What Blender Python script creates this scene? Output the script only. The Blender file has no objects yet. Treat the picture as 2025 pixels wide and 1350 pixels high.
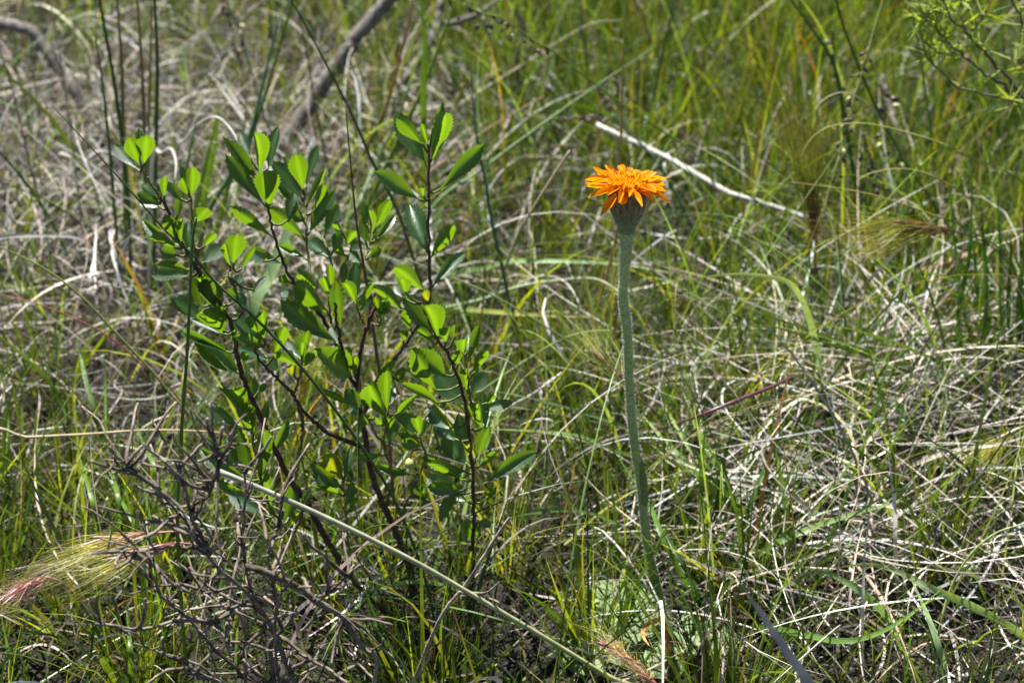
import bpy, math, random
import numpy as np
from mathutils import Vector, Matrix

random.seed(11)
rng = np.random.default_rng(11)
R = math.radians
scene = bpy.context.scene
col = scene.collection

# ------------------------------------------------------------------ camera
CAM_H, PITCH, FPX, CX, CY = 0.70, R(30), 3418.0, 1012.5, 675.0
cd = bpy.data.cameras.new('camera')
cam = bpy.data.objects.new('camera', cd)
col.objects.link(cam)
cam.location = (0, 0, CAM_H)
cam.rotation_euler = (math.pi / 2 - PITCH, 0, 0)
cd.sensor_width = 36
cd.lens = 36 * FPX / 2025
cd.clip_start, cd.clip_end = 0.01, 2000
cd.dof.use_dof = True
cd.dof.focus_distance = 0.92
cd.dof.aperture_fstop = 11
scene.camera = cam
scene.cycles.use_denoising = True
scene.cycles.denoising_prefilter = 'ACCURATE'

# ------------------------------------------------------------------ world, sun
SUN_EL, SUN_AZ = R(66), R(-32)          # azimuth from +Y (ahead of the camera), negative = to the left
sdir = Vector((math.sin(SUN_AZ) * math.cos(SUN_EL), math.cos(SUN_AZ) * math.cos(SUN_EL), math.sin(SUN_EL)))
w = bpy.data.worlds.new('World')
scene.world = w
w.use_nodes = True
nt = w.node_tree
bg = nt.nodes['Background']
sky = nt.nodes.new('ShaderNodeTexSky')
sky.sky_type = 'NISHITA'
sky.sun_disc = False
sky.sun_elevation = SUN_EL
sky.sun_rotation = SUN_AZ
sky.altitude = 2800
sky.dust_density = 0.2
sky.air_density = 0.8
nt.links.new(sky.outputs[0], bg.inputs[0])
bg.inputs[1].default_value = 0.05
sl = bpy.data.lights.new('sun', 'SUN')
sl.energy = 5.0
sl.angle = R(0.55)
sl.color = (1.0, 0.965, 0.9)
so = bpy.data.objects.new('sun', sl)
so.rotation_euler = sdir.to_track_quat('Z', 'Y').to_euler()
so.location = (0, 0, 5)
col.objects.link(so)
scene.view_settings.view_transform = 'Standard'
scene.view_settings.look = 'None'
scene.view_settings.gamma = 1
scene.view_settings.exposure = 1.42
scene.render.engine = 'CYCLES'
scene.cycles.max_bounces = 5
scene.cycles.diffuse_bounces = 2
scene.cycles.transmission_bounces = 4

# ------------------------------------------------------------------ pixel -> place
cp, sp = math.cos(PITCH), math.sin(PITCH)


def ray(px, py):
    a, b = (px - CX) / FPX, (CY - py) / FPX
    return a, b * sp + cp, b * cp - sp


def PY(px, py, Y):
    a, b, c = ray(px, py)
    t = Y / b
    return np.array((a * t, Y, CAM_H + c * t))


def PZ(px, py, z):
    a, b, c = ray(px, py)
    t = (z - CAM_H) / c
    return np.array((a * t, b * t, z))


def project(x, y, z):
    d = y * cp - (z - CAM_H) * sp
    u = y * sp + (z - CAM_H) * cp
    return CX + FPX * x / d, CY - FPX * u / d


MC = PZ(1790, 960, 0.0)


def gz(x, y):
    """height of the ground"""
    x, y = np.asarray(x, float), np.asarray(y, float)
    z = 0.004 * np.sin(9 * x + 1.3) * np.cos(7.3 * y) + 0.003 * np.sin(23 * x + 17 * y) + 0.002 * np.cos(41 * x - 29 * y)
    z = z + 0.035 * np.exp(-((x - MC[0]) / 0.13) ** 2 - ((y - MC[1] - 0.03) / 0.12) ** 2)
    return z


# ------------------------------------------------------------------ materials
def new_mat(name):
    m = bpy.data.materials.new(name)
    m.use_nodes = True
    n = m.node_tree
    for x in list(n.nodes):
        n.nodes.remove(x)
    out = n.nodes.new('ShaderNodeOutputMaterial')
    return m, n, out


def veg_mat(name, rough=0.45, spec=0.4, trans=0.4, tcol=(1.5, 1.6, 0.5), base=None, noise=60, var=0.35, bump=0.0, bumpscale=300, coat=0.0, coatrough=0.3):
    m, n, out = new_mat(name)
    L = n.links
    if base is None:
        a = n.nodes.new('ShaderNodeAttribute')
        a.attribute_name = 'col'
        c = a.outputs['Color']
    else:
        a = n.nodes.new('ShaderNodeRGB')
        a.outputs[0].default_value = (*base, 1)
        c = a.outputs[0]
    tc = n.nodes.new('ShaderNodeTexCoord')
    nz = n.nodes.new('ShaderNodeTexNoise')
    nz.inputs['Scale'].default_value = noise
    nz.inputs['Detail'].default_value = 5
    L.new(tc.outputs['Object'], nz.inputs['Vector'])
    mr = n.nodes.new('ShaderNodeMapRange')
    mr.inputs[1].default_value, mr.inputs[2].default_value = 0.3, 0.7
    mr.inputs[3].default_value, mr.inputs[4].default_value = 1 - var, 1 + var
    L.new(nz.outputs[0], mr.inputs[0])
    mul = n.nodes.new('ShaderNodeVectorMath')
    mul.operation = 'SCALE'
    L.new(c, mul.inputs[0])
    L.new(mr.outputs[0], mul.inputs['Scale'])
    p = n.nodes.new('ShaderNodeBsdfPrincipled')
    p.inputs['Roughness'].default_value = rough
    p.inputs['Specular IOR Level'].default_value = spec
    p.inputs['Coat Weight'].default_value = coat
    p.inputs['Coat Roughness'].default_value = coatrough
    L.new(mul.outputs[0], p.inputs['Base Color'])
    if bump:
        b = n.nodes.new('ShaderNodeBump')
        b.inputs['Strength'].default_value = bump
        b.inputs['Distance'].default_value = 0.0006
        n2 = n.nodes.new('ShaderNodeTexNoise')
        n2.inputs['Scale'].default_value = bumpscale
        n2.inputs['Detail'].default_value = 3
        L.new(tc.outputs['Object'], n2.inputs['Vector'])
        L.new(n2.outputs[0], b.inputs['Height'])
        L.new(b.outputs[0], p.inputs['Normal'])
    if trans > 0:
        t = n.nodes.new('ShaderNodeBsdfTranslucent')
        m2 = n.nodes.new('ShaderNodeVectorMath')
        m2.operation = 'MULTIPLY'
        m2.inputs[1].default_value = tcol
        L.new(mul.outputs[0], m2.inputs[0])
        L.new(m2.outputs[0], t.inputs['Color'])
        mx = n.nodes.new('ShaderNodeMixShader')
        mx.inputs[0].default_value = trans
        L.new(p.outputs[0], mx.inputs[1])
        L.new(t.outputs[0], mx.inputs[2])
        L.new(mx.outputs[0], out.inputs[0])
    else:
        L.new(p.outputs[0], out.inputs[0])
    return m


M = {}
M['green'] = veg_mat('green_grass', 0.40, 0.3, 0.34, (2.3, 2.2, 0.45), noise=90, var=0.3)
M['dry'] = veg_mat('dry_straw', 0.55, 0.2, 0.08, (1.0, 0.95, 0.8), noise=70, var=0.3)
M['leaf'] = veg_mat('shrub_leaf', 0.36, 0.7, 0.40, (9.6, 6.2, 0.5), noise=120, var=0.25, bump=0.6, bumpscale=22, coat=0.35, coatrough=0.3)
M['broad'] = veg_mat('broad_grass', 0.4, 0.3, 0.3, (1.5, 1.6, 0.6), noise=90, var=0.25)
M['bark'] = veg_mat('dark_bark', 0.7, 0.3, 0, noise=260, var=0.5, bump=0.8, bumpscale=500)
M['wood'] = veg_mat('weathered_wood', 0.85, 0.15, 0, noise=170, var=0.62, bump=1.0, bumpscale=420)
M['stem'] = veg_mat('green_stalk', 0.5, 0.4, 0.12, (1.4, 1.5, 0.5), noise=160, var=0.25)
M['petal'] = veg_mat('orange_petal', 0.5, 0.3, 0.45, (1.05, 1.25, 0.8), noise=200, var=0.15)
M['hair'] = veg_mat('white_hair', 0.6, 0.3, 0.4, (1, 1, 1), noise=20, var=0.05)
M['felt'] = veg_mat('felted_stem', 0.75, 0.2, 0.25, (1.15, 1.2, 0.7), noise=700, var=0.35, bump=0.6, bumpscale=1500)
M['quilt'] = veg_mat('quilted_leaf', 0.55, 0.35, 0.25, (1.3, 1.4, 0.5), noise=90, var=0.2, bump=0.4, bumpscale=600)
M['berry'] = veg_mat('berry_skin', 0.3, 0.5, 0, noise=150, var=0.15)
M['seed'] = veg_mat('seed_husk', 0.4, 0.5, 0, noise=300, var=0.4)

# soil
m, n, out = new_mat('dark_soil')
p = n.nodes.new('ShaderNodeBsdfPrincipled')
tc = n.nodes.new('ShaderNodeTexCoord')
nz = n.nodes.new('ShaderNodeTexNoise')
nz.inputs['Scale'].default_value = 45
nz.inputs['Detail'].default_value = 10
cr_ = n.nodes.new('ShaderNodeValToRGB')
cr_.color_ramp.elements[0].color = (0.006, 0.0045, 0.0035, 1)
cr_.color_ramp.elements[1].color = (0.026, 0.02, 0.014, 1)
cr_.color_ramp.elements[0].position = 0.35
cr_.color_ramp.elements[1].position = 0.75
n.links.new(tc.outputs['Object'], nz.inputs['Vector'])
n.links.new(nz.outputs[0], cr_.inputs[0])
n.links.new(cr_.outputs[0], p.inputs['Base Color'])
p.inputs['Roughness'].default_value = 0.95
b = n.nodes.new('ShaderNodeBump')
b.inputs['Strength'].default_value = 1
b.inputs['Distance'].default_value = 0.01
n.links.new(nz.outputs[0], b.inputs['Height'])
n.links.new(b.outputs[0], p.inputs['Normal'])
n.links.new(p.outputs[0], out.inputs[0])
M['soil'] = m


# ------------------------------------------------------------------ mesh helpers
def mesh_np(name, v, f, colr=None, smooth=True):
    """v (V,3), f (F,4) or (F,3) arrays, colr (V,3)"""
    me = bpy.data.meshes.new(name)
    v = np.asarray(v, np.float32)
    f = np.asarray(f, np.int32)
    k = f.shape[1]
    me.vertices.add(len(v))
    me.vertices.foreach_set('co', v.ravel())
    me.loops.add(f.size)
    me.loops.foreach_set('vertex_index', f.ravel())
    me.polygons.add(len(f))
    me.polygons.foreach_set('loop_start', np.arange(0, f.size, k, dtype=np.int32))
    me.polygons.foreach_set('loop_total', np.full(len(f), k, np.int32))
    if smooth:
        me.polygons.foreach_set('use_smooth', np.ones(len(f), bool))
    me.update(calc_edges=True)
    if colr is not None:
        at = me.color_attributes.new('col', 'FLOAT_COLOR', 'POINT')
        c = np.ones((len(v), 4), np.float32)
        c[:, :3] = colr
        at.data.foreach_set('color', c.ravel())
    return me


def obj(name, me, mat, parent=None):
    if mat is not None and not me.materials:
        me.materials.append(M[mat])
    o = bpy.data.objects.new(name, me)
    col.objects.link(o)
    if parent is not None:
        o.parent = parent
    return o


def tag(o, label=None, cat=None, group=None, kind=None):
    if label:
        o['label'] = label
    if cat:
        o['category'] = cat
    if group:
        o['group'] = group
    if kind:
        o['kind'] = kind
    return o


def empty(name, loc, label, cat, group=None):
    o = bpy.data.objects.new(name, None)
    o.empty_display_size = 0.01
    o.location = tuple(loc)
    col.objects.link(o)
    return tag(o, label, cat, group)


def spline(pts, n):
    """Catmull-Rom through pts, n samples"""
    p = np.asarray(pts, float)
    if len(p) == 2:
        t = np.linspace(0, 1, n)[:, None]
        return p[0] * (1 - t) + p[1] * t
    seg = np.linalg.norm(np.diff(p, axis=0), axis=1) ** 0.5
    k = np.concatenate([[0], np.cumsum(seg)])
    e0, e1 = 2 * p[0] - p[1], 2 * p[-1] - p[-2]
    q = np.vstack([e0, p, e1])
    out = []
    for t in np.linspace(0, k[-1], n):
        i = min(max(np.searchsorted(k, t, 'right') - 1, 0), len(p) - 2)
        u = (t - k[i]) / max(k[i + 1] - k[i], 1e-9)
        a, b_, c, d = q[i], q[i + 1], q[i + 2], q[i + 3]
        out.append(0.5 * (2 * b_ + (c - a) * u + (2 * a - 5 * b_ + 4 * c - d) * u * u + (3 * b_ - a - 3 * c + d) * u ** 3))
    return np.array(out)


def lerpcol(c0, c1, t):
    t = np.asarray(t)[:, None]
    return np.asarray(c0) * (1 - t) + np.asarray(c1) * t


def tube_geo(path, rad, sides=6, c0=(0.2, 0.2, 0.2), c1=None, lump=0.0):
    path = np.asarray(path, float)
    n_ = len(path)
    rad = np.interp(np.linspace(0, 1, n_), np.linspace(0, 1, len(np.atleast_1d(rad))), np.atleast_1d(rad))
    tan = np.gradient(path, axis=0)
    tan /= np.linalg.norm(tan, axis=1)[:, None] + 1e-12
    ref = np.array((0.31, 0.9, 0.2))
    a = np.cross(tan, ref)
    a /= np.linalg.norm(a, axis=1)[:, None] + 1e-12
    b_ = np.cross(tan, a)
    ang = np.linspace(0, 2 * np.pi, sides, endpoint=False)
    rr = rad[:, None] * np.ones((1, sides))
    if lump:
        rr = rr * (1 + lump * rng.normal(size=rr.shape))
    v = path[:, None, :] + rr[..., None] * (np.cos(ang)[None, :, None] * a[:, None, :] + np.sin(ang)[None, :, None] * b_[:, None, :])
    v = v.reshape(-1, 3)
    i = np.arange(n_ - 1)[:, None] * sides
    j = np.arange(sides)[None, :]
    j2 = (j + 1) % sides
    f = np.stack([i + j, i + j2, i + sides + j2, i + sides + j], -1).reshape(-1, 4)
    t = np.repeat(np.linspace(0, 1, n_), sides)
    cc = lerpcol(c0, c1 if c1 is not None else c0, t)
    # end caps (quads folded)
    if sides == 6:
        e = (n_ - 1) * sides
        f = np.vstack([f, [[0, 3, 2, 1], [0, 5, 4, 3], [e, e + 1, e + 2, e + 3], [e, e + 3, e + 4, e + 5]]])
    return v, f, cc


class Geo:
    def __init__(s):
        s.v, s.f, s.c, s.n = [], [], [], 0

    def add(s, v, f, c):
        s.v.append(v)
        s.f.append(np.asarray(f) + s.n)
        s.c.append(np.broadcast_to(np.asarray(c, float), v.shape))
        s.n += len(v)

    def mesh(s, name):
        return mesh_np(name, np.vstack(s.v), np.vstack(s.f), np.vstack(s.c))


def ribbon_geo(path, width, c0, c1, roll=0.0, fold=0.25, tipfrac=0.45, basew=0.6, flat=False, twist=0.0):
    """flat grass blade along path, V-folded, tapering to its tip"""
    path = np.asarray(path, float)
    n_ = len(path)
    t = np.linspace(0, 1, n_)
    tan = np.gradient(path, axis=0)
    tan /= np.linalg.norm(tan, axis=1)[:, None] + 1e-12
    view = np.array((0.0, 0.85, -0.53))
    wd = np.cross(tan, view)
    wd /= np.linalg.norm(wd, axis=1)[:, None] + 1e-9
    nr = np.cross(wd, tan)
    ra = roll + twist * t
    w1 = wd * np.cos(ra)[:, None] + nr * np.sin(ra)[:, None]
    n1 = np.cross(w1, tan)
    prof = np.minimum(1, (1 - t) / tipfrac + 0.04) ** 0.8 * (basew + (1 - basew) * np.minimum(1, t / 0.25))
    hw = 0.5 * width * prof
    a = path + w1 * hw[:, None] - n1 * (fold * hw)[:, None]
    c = path - w1 * hw[:, None] - n1 * (fold * hw)[:, None]
    v = np.stack([a, path, c], 1).reshape(-1, 3)
    i = np.arange(n_ - 1)[:, None] * 3
    j = np.arange(2)[None, :]
    f = np.stack([i + j, i + j + 1, i + 3 + j + 1, i + 3 + j], -1).reshape(-1, 4)
    return v, f, np.repeat(lerpcol(c0, c1, t), 3, axis=0)


# ------------------------------------------------------------------ ground
g = np.concatenate([np.array([-600, -150, -40, -12, -6]), np.linspace(-3, 3, 90), np.array([6, 12, 40, 150, 600])])
gy = np.concatenate([np.array([-600, -150, -40, -12, -4]), np.linspace(-1, 5, 100), np.array([7, 12, 40, 150, 600])])
X, Yg = np.meshgrid(g, gy)
Z = np.where((abs(X) < 4) & (abs(Yg) < 6), gz(X, Yg), 0.0)
nv = len(g)
ii = np.arange(len(gy) - 1)[:, None] * nv + np.arange(nv - 1)[None, :]
F = np.stack([ii, ii + 1, ii + nv + 1, ii + nv], -1).reshape(-1, 4)
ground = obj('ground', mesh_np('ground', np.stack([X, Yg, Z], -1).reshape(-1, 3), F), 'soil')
tag(ground, kind='structure')
# ================================================================== STUFF GRASS
def blades(N, base, length, width, az, lean, bend, curl, roll, c0, c1, segs, zmin=0.003, pw=1.3, tipfrac=0.5, basew=0.7, coil=None):
    """N flat ribbons grown from base; all parameters arrays of N"""
    s = np.linspace(0, 1, segs + 1)
    th = lean[:, None] + bend[:, None] * s[None, :] ** pw
    ph = az[:, None] + curl[:, None] * s[None, :]
    d = np.stack([np.sin(th) * np.cos(ph), np.sin(th) * np.sin(ph), np.cos(th)], -1)
    step = (length / segs)[:, None, None] * 0.5 * (d[:, :-1] + d[:, 1:])
    path = np.concatenate([base[:, None, :], base[:, None, :] + np.cumsum(step, 1)], 1)
    floor = gz(path[..., 0], path[..., 1]) + zmin
    path[..., 2] = np.maximum(path[..., 2], floor + 0.004 * rng.random((N, 1)))
    hz = np.stack([-np.sin(ph), np.cos(ph), np.zeros_like(ph)], -1)
    nr = np.cross(d, hz)
    wv = hz * np.cos(roll)[:, None, None] + nr * np.sin(roll)[:, None, None]
    prof = np.minimum(1, (1 - s) / tipfrac + 0.05) * (basew + (1 - basew) * np.minimum(1, s / 0.3))
    hw = 0.5 * width[:, None] * prof[None, :]
    v = np.stack([path + wv * hw[..., None], path - wv * hw[..., None]], 2)     # N,S,2,3
    S = segs + 1
    idx = np.arange(N)[:, None] * (S * 2) + np.arange(segs)[None, :] * 2
    f = np.stack([idx, idx + 1, idx + 3, idx + 2], -1).reshape(-1, 4)
    cc = c0[:, None, :] * (1 - s)[None, :, None] + c1[:, None, :] * s[None, :, None]
    cc = np.repeat(cc[:, :, None, :], 2, axis=2)
    return v.reshape(-1, 3), f, cc.reshape(-1, 3)


def bump2(px, py, cx, cy, sx, sy):
    return np.exp(-((px - cx) / sx) ** 2 - ((py - cy) / sy) ** 2)


def scatter(n_try, dens, xr=(-1.25, 1.25), yr=(0.42, 3.1), clear=0.5):
    """random ground points kept with probability dens(px, py); thinner outside the picture"""
    x = rng.uniform(*xr, n_try)
    y = rng.uniform(*yr, n_try)
    px, py = project(x, y, 0.0)
    d = dens(px, py)
    d = d * (1 - clear * np.maximum(bump2(px, py, 1265, 1240, 165, 62), 0.72 * bump2(px, py, 1090, 680, 150, 85)))
    outside = (px < -250) | (px > 2275) | (py > 1650) | (py < -330)
    d = d * (0.55 + 0.45 * np.clip((py + 100) / 900, 0, 1))
    d = np.where(outside, d * 0.22, d)
    keep = rng.random(n_try) < d
    x, y, px, py = x[keep], y[keep], px[keep], py[keep]
    return np.stack([x, y, gz(x, y)], -1), px, py


def clumped(dens, nclump, seed):
    r2 = np.random.default_rng(seed)
    cx, cy = r2.uniform(-1.3, 1.3, nclump), r2.uniform(0.4, 3.2, nclump)
    return cx, cy


def pick(N, cols, wts, jit=0.28):
    cols = np.asarray(cols)
    i = rng.choice(len(cols), N, p=np.asarray(wts) / np.sum(wts))
    c = cols[i] * (1 + jit * rng.normal(size=(N, 1)))
    c = c * (1 + 0.07 * rng.normal(size=(N, 3)))
    return np.clip(c, 0.005, 0.85)


G_COLS = [(0.062, 0.125, 0.016), (0.105, 0.175, 0.018), (0.175, 0.225, 0.022), (0.045, 0.105, 0.035), (0.22, 0.24, 0.05), (0.28, 0.15, 0.04)]
G_WTS = [3.4, 2.8, 2.2, 2.2, 0.7, 0.1]
D_COLS = [(0.44, 0.41, 0.37), (0.55, 0.50, 0.42), (0.36, 0.31, 0.25), (0.50, 0.40, 0.25), (0.24, 0.19, 0.14), (0.62, 0.59, 0.53)]
D_WTS = [2.6, 2.0, 1.8, 0.7, 2.6, 1.6, 3.0]
L_COLS = [(0.20, 0.16, 0.12), (0.12, 0.09, 0.06), (0.30, 0.26, 0.20), (0.07, 0.05, 0.035), (0.16, 0.15, 0.05)]


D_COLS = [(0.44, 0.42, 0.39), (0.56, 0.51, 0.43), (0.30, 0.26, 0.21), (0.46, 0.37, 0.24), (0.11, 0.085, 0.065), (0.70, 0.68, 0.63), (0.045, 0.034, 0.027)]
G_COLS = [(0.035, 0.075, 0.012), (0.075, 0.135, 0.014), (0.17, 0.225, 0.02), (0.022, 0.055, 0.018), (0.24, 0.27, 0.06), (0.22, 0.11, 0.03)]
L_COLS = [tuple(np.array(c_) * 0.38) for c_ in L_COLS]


# --- short litter on the soil
def d_lit(px, py):
    return np.clip(0.65 + 0.3 * bump2(px, py, 250, 450, 500, 350) + 0.3 * bump2(px, py, 1750, 1000, 400, 260), 0, 1)


base, px, py = scatter(60000, d_lit)
N = len(base)
base[:, 2] += rng.uniform(0.001, 0.03, N) ** 1.0
v, f, c = blades(N, base, rng.uniform(0.025, 0.085, N), rng.uniform(0.0008, 0.0022, N), rng.uniform(0, 2 * np.pi, N),
                 rng.uniform(1.1, 1.9, N), rng.uniform(-0.5, 0.8, N), rng.normal(0, 0.9, N), rng.uniform(-1, 1, N),
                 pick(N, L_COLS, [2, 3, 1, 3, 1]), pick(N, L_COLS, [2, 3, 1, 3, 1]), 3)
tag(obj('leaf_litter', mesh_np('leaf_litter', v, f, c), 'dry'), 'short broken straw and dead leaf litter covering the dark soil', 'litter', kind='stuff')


# --- curling dry thatch
def d_thatch(px, py):
    d = 0.2 + 1.0 * bump2(px, py, 180, 450, 520, 380) + 0.5 * bump2(px, py, 620, 330, 380, 220) + 0.5 * bump2(px, py, 1820, 960, 300, 180)
    d = d + 0.3 * bump2(px, py, 1650, 1250, 450, 160) + 0.12 * bump2(px, py, 1300, 430, 350, 140) + 0.12 * bump2(px, py, 1500, 200, 600, 260)
    return np.clip(d, 0.05, 1)


base, px, py = scatter(85000, d_thatch)
N = len(base)
base[:, 2] += rng.uniform(0, 0.04, N)
up = rng.random(N) < 0.5
lean = np.where(up, rng.uniform(0.1, 0.9, N), rng.uniform(1.0, 1.75, N))
bend = np.where(up, rng.uniform(0.6, 2.6, N), rng.uniform(-0.7, 0.9, N))
v, f, c = blades(N, base, rng.gamma(4, 0.024, N).clip(0.03, 0.22), rng.gamma(4, 0.00026, N).clip(0.0004, 0.0026), rng.uniform(0, 2 * np.pi, N),
                 lean, bend, rng.normal(0, 1.0, N), rng.uniform(-1.2, 1.2, N),
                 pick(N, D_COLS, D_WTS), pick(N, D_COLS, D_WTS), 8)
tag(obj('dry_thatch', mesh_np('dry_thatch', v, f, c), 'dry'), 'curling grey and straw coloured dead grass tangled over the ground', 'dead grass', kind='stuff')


# --- long straw lying over the right mound, roughly sideways
def d_straw(px, py):
    d = 1.0 * bump2(px, py, 1760, 880, 310, 120) + 0.5 * bump2(px, py, 1500, 1130, 260, 90) + 0.3 * bump2(px, py, 1800, 1180, 300, 180)
    return np.clip(d, 0, 1)


base, px, py = scatter(11000, d_straw, (-0.2, 0.8), (0.6, 1.5))
N = len(base)
base[:, 2] += rng.uniform(0.01, 0.05, N)
az = np.where(rng.random(N) < 0.5, 0.0, np.pi) + rng.normal(0.25, 0.75, N)
v, f, c = blades(N, base, rng.uniform(0.08, 0.24, N), rng.gamma(5, 0.00021, N).clip(0.0005, 0.002), az, rng.uniform(1.0, 1.65, N), rng.uniform(-0.1, 0.8, N),
                 rng.normal(0, 0.9, N), rng.uniform(-1, 1, N), pick(N, D_COLS, [3, 3, 1, 1, 1.5, 3, 1.5]), pick(N, D_COLS, [3, 3, 1, 1, 1.5, 3, 1.5]), 9)
tag(obj('lying_straw', mesh_np('lying_straw', v, f, c), 'dry'), 'long pale straw combed sideways over the low mound', 'straw', kind='stuff')


# --- fine green grass, growing in tufts
def d_green(px, py):
    d = 0.36 + 0.64 * bump2(px, py, 1500, 150, 800, 330) + 0.45 * bump2(px, py, 1850, 560, 420, 260) + 0.35 * bump2(px, py, 1250, 900, 400, 200)
    d = d + 0.3 * bump2(px, py, 100, 1150, 420, 260) + 0.25 * bump2(px, py, 1500, 1320, 700, 130) - 0.42 * bump2(px, py, 250, 430, 520, 330) - 0.2 * bump2(px, py, 620, 300, 250, 160)
    d = d - 0.25 * bump2(px, py, 1080, 640, 180, 120)
    return np.clip(d, 0.06, 1)


base, px, py = scatter(165000, d_green)
N = len(base)
# most blades belong to tufts: pull each toward its nearest tuft centre and lean it outward
cxy = np.stack([rng.uniform(-1.3, 1.3, 1300), rng.uniform(0.4, 3.2, 1300)], -1)
az_g = rng.uniform(0, 2 * np.pi, N)
order = rng.random(N) < 0.8
for i0_ in range(0, N, 4000):
    bb_ = base[i0_:i0_ + 4000]
    dq = ((bb_[:, None, :2] - cxy[None]) ** 2).sum(-1)
    nn_ = dq.argmin(1)
    o_ = order[i0_:i0_ + 4000]
    dxy = bb_[:, :2] - cxy[nn_]
    pull = cxy[nn_] + dxy * 0.26
    bb_[o_, :2] = pull[o_]
    az_g[i0_:i0_ + 4000] = np.where(o_, np.arctan2(dxy[:, 1], dxy[:, 0]) + rng.normal(0, 0.7, len(bb_)), az_g[i0_:i0_ + 4000])
base[:, 2] = gz(base[:, 0], base[:, 1])
far = np.clip((700 - py) / 700, 0, 1)
L_ = rng.gamma(6, 0.020, N).clip(0.04, 0.26) * (0.75 + 0.35 * far)
c1 = pick(N, G_COLS, G_WTS)
c0 = c1 * np.array((0.85, 0.8, 0.8)) + 0.25 * rng.random((N, 1)) * np.array((0.35, 0.28, 0.12))
c1 = np.where((rng.random(N) < 0.02)[:, None], pick(N, [(0.42, 0.24, 0.07), (0.45, 0.36, 0.16)], [1, 1]), c1)
v, f, c = blades(N, base, L_, rng.gamma(4, 0.00042, N).clip(0.0006, 0.004), az_g, np.abs(rng.normal(0.22, 0.26, N)),
                 np.abs(rng.normal(0.3, 0.5, N)), rng.normal(0, 0.35, N), rng.uniform(-1.2, 1.2, N), c0, c1, 6, basew=0.55, tipfrac=0.7)
tag(obj('green_grass', mesh_np('green_grass', v, f, c), 'green'), 'fine upright green grass growing all through the dead thatch', 'grass', kind='stuff')


# --- short soft new growth between
def d_new(px, py):
    d = 0.35 + 0.5 * bump2(px, py, 1180, 930, 420, 220) + 0.7 * bump2(px, py, 200, 1200, 600, 250) + 0.35 * bump2(px, py, 1650, 300, 600, 260)
    return np.clip(d - 0.25 * bump2(px, py, 250, 420, 480, 300), 0.05, 1)


base, px, py = scatter(45000, d_new)
N = len(base)
v, f, c = blades(N, base, rng.uniform(0.03, 0.11, N), rng.uniform(0.0007, 0.0018, N), rng.uniform(0, 2 * np.pi, N), np.abs(rng.normal(0.35, 0.35, N)),
                 np.abs(rng.normal(0.5, 0.6, N)), rng.normal(0, 0.6, N), rng.uniform(-1.2, 1.2, N), pick(N, G_COLS, [4, 3, 2, 3, 0.6, 0.1]), pick(N, G_COLS, [4, 3, 2, 3, 0.6, 0.1]), 4)
tag(obj('new_grass', mesh_np('new_grass', v, f, c), 'green'), 'short soft new grass filling gaps between the taller blades', 'grass', kind='stuff')

# --- long thin blades arching low across everything
def d_arch(px, py):
    return np.clip(0.35 + 0.5 * bump2(px, py, 1600, 800, 600, 400) + 0.4 * bump2(px, py, 1500, 1250, 700, 200), 0, 1)


base, px, py = scatter(9000, d_arch)
N = len(base)
v, f, c = blades(N, base, rng.uniform(0.14, 0.30, N), rng.gamma(5, 0.0003, N).clip(0.0006, 0.0032), rng.uniform(0, 2 * np.pi, N), rng.uniform(0.1, 0.8, N),
                 rng.uniform(0.5, 1.6, N), rng.normal(0, 0.5, N), rng.uniform(-1.2, 1.2, N), pick(N, G_COLS + [(0.2, 0.3, 0.13)], [3, 3, 2, 1, 0.5, 0.1, 2.5]), pick(N, G_COLS + [(0.24, 0.34, 0.16)], [3, 3, 2, 1, 1, 0.2, 2.5]), 11, tipfrac=0.8)
tag(obj('arching_grass', mesh_np('arching_grass', v, f, c), 'green'), 'long thin green blades arching low over the rest of the grass', 'grass', kind='stuff')

# ================================================================== TRACED STALKS AND BLADES
GREEN, DGREEN, YGREEN, BLUEG, PALEG = (0.075, 0.15, 0.022), (0.038, 0.09, 0.02), (0.15, 0.21, 0.022), (0.07, 0.14, 0.09), (0.21, 0.31, 0.14)
STRAW, GREY, BROWN, RED, ORANGE, PURPLE, WHITE = (0.50, 0.45, 0.33), (0.40, 0.38, 0.35), (0.17, 0.10, 0.06), (0.36, 0.14, 0.10), (0.55, 0.22, 0.05), (0.07, 0.02, 0.04), (0.62, 0.60, 0.55)


def yground(py):
    return PZ(CX, py, 0.0)[1]


def world_path(pts, Y0=None, Y1=None, z0=None, z1=None):
    k = len(pts)
    q = np.asarray(pts, float)
    s = np.concatenate([[0], np.cumsum(np.hypot(*np.diff(q, axis=0).T))])
    s /= s[-1]
    out = []
    for (px, py), t in zip(pts, s):
        if z0 is not None:
            out.append(PZ(px, py, z0 + (z1 - z0) * t))
        else:
            out.append(PY(px, py, Y0 + (Y1 - Y0) * t))
    return np.array(out)


def root_to_ground(w, follow=0.35):
    b_ = w[0]
    gzv = float(gz(b_[0], b_[1]))
    if b_[2] > gzv + 0.003:
        d = w[0] - w[1]
        h = b_[2] - gzv
        hd = np.array((d[0], d[1])) / (np.linalg.norm(d) + 1e-9) * h * follow
        e = np.array((b_[0] + hd[0], b_[1] + hd[1], gzv - 0.006))
        w = np.vstack([e, w])
    else:
        w[0][2] = gzv - 0.006
    return w


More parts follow.
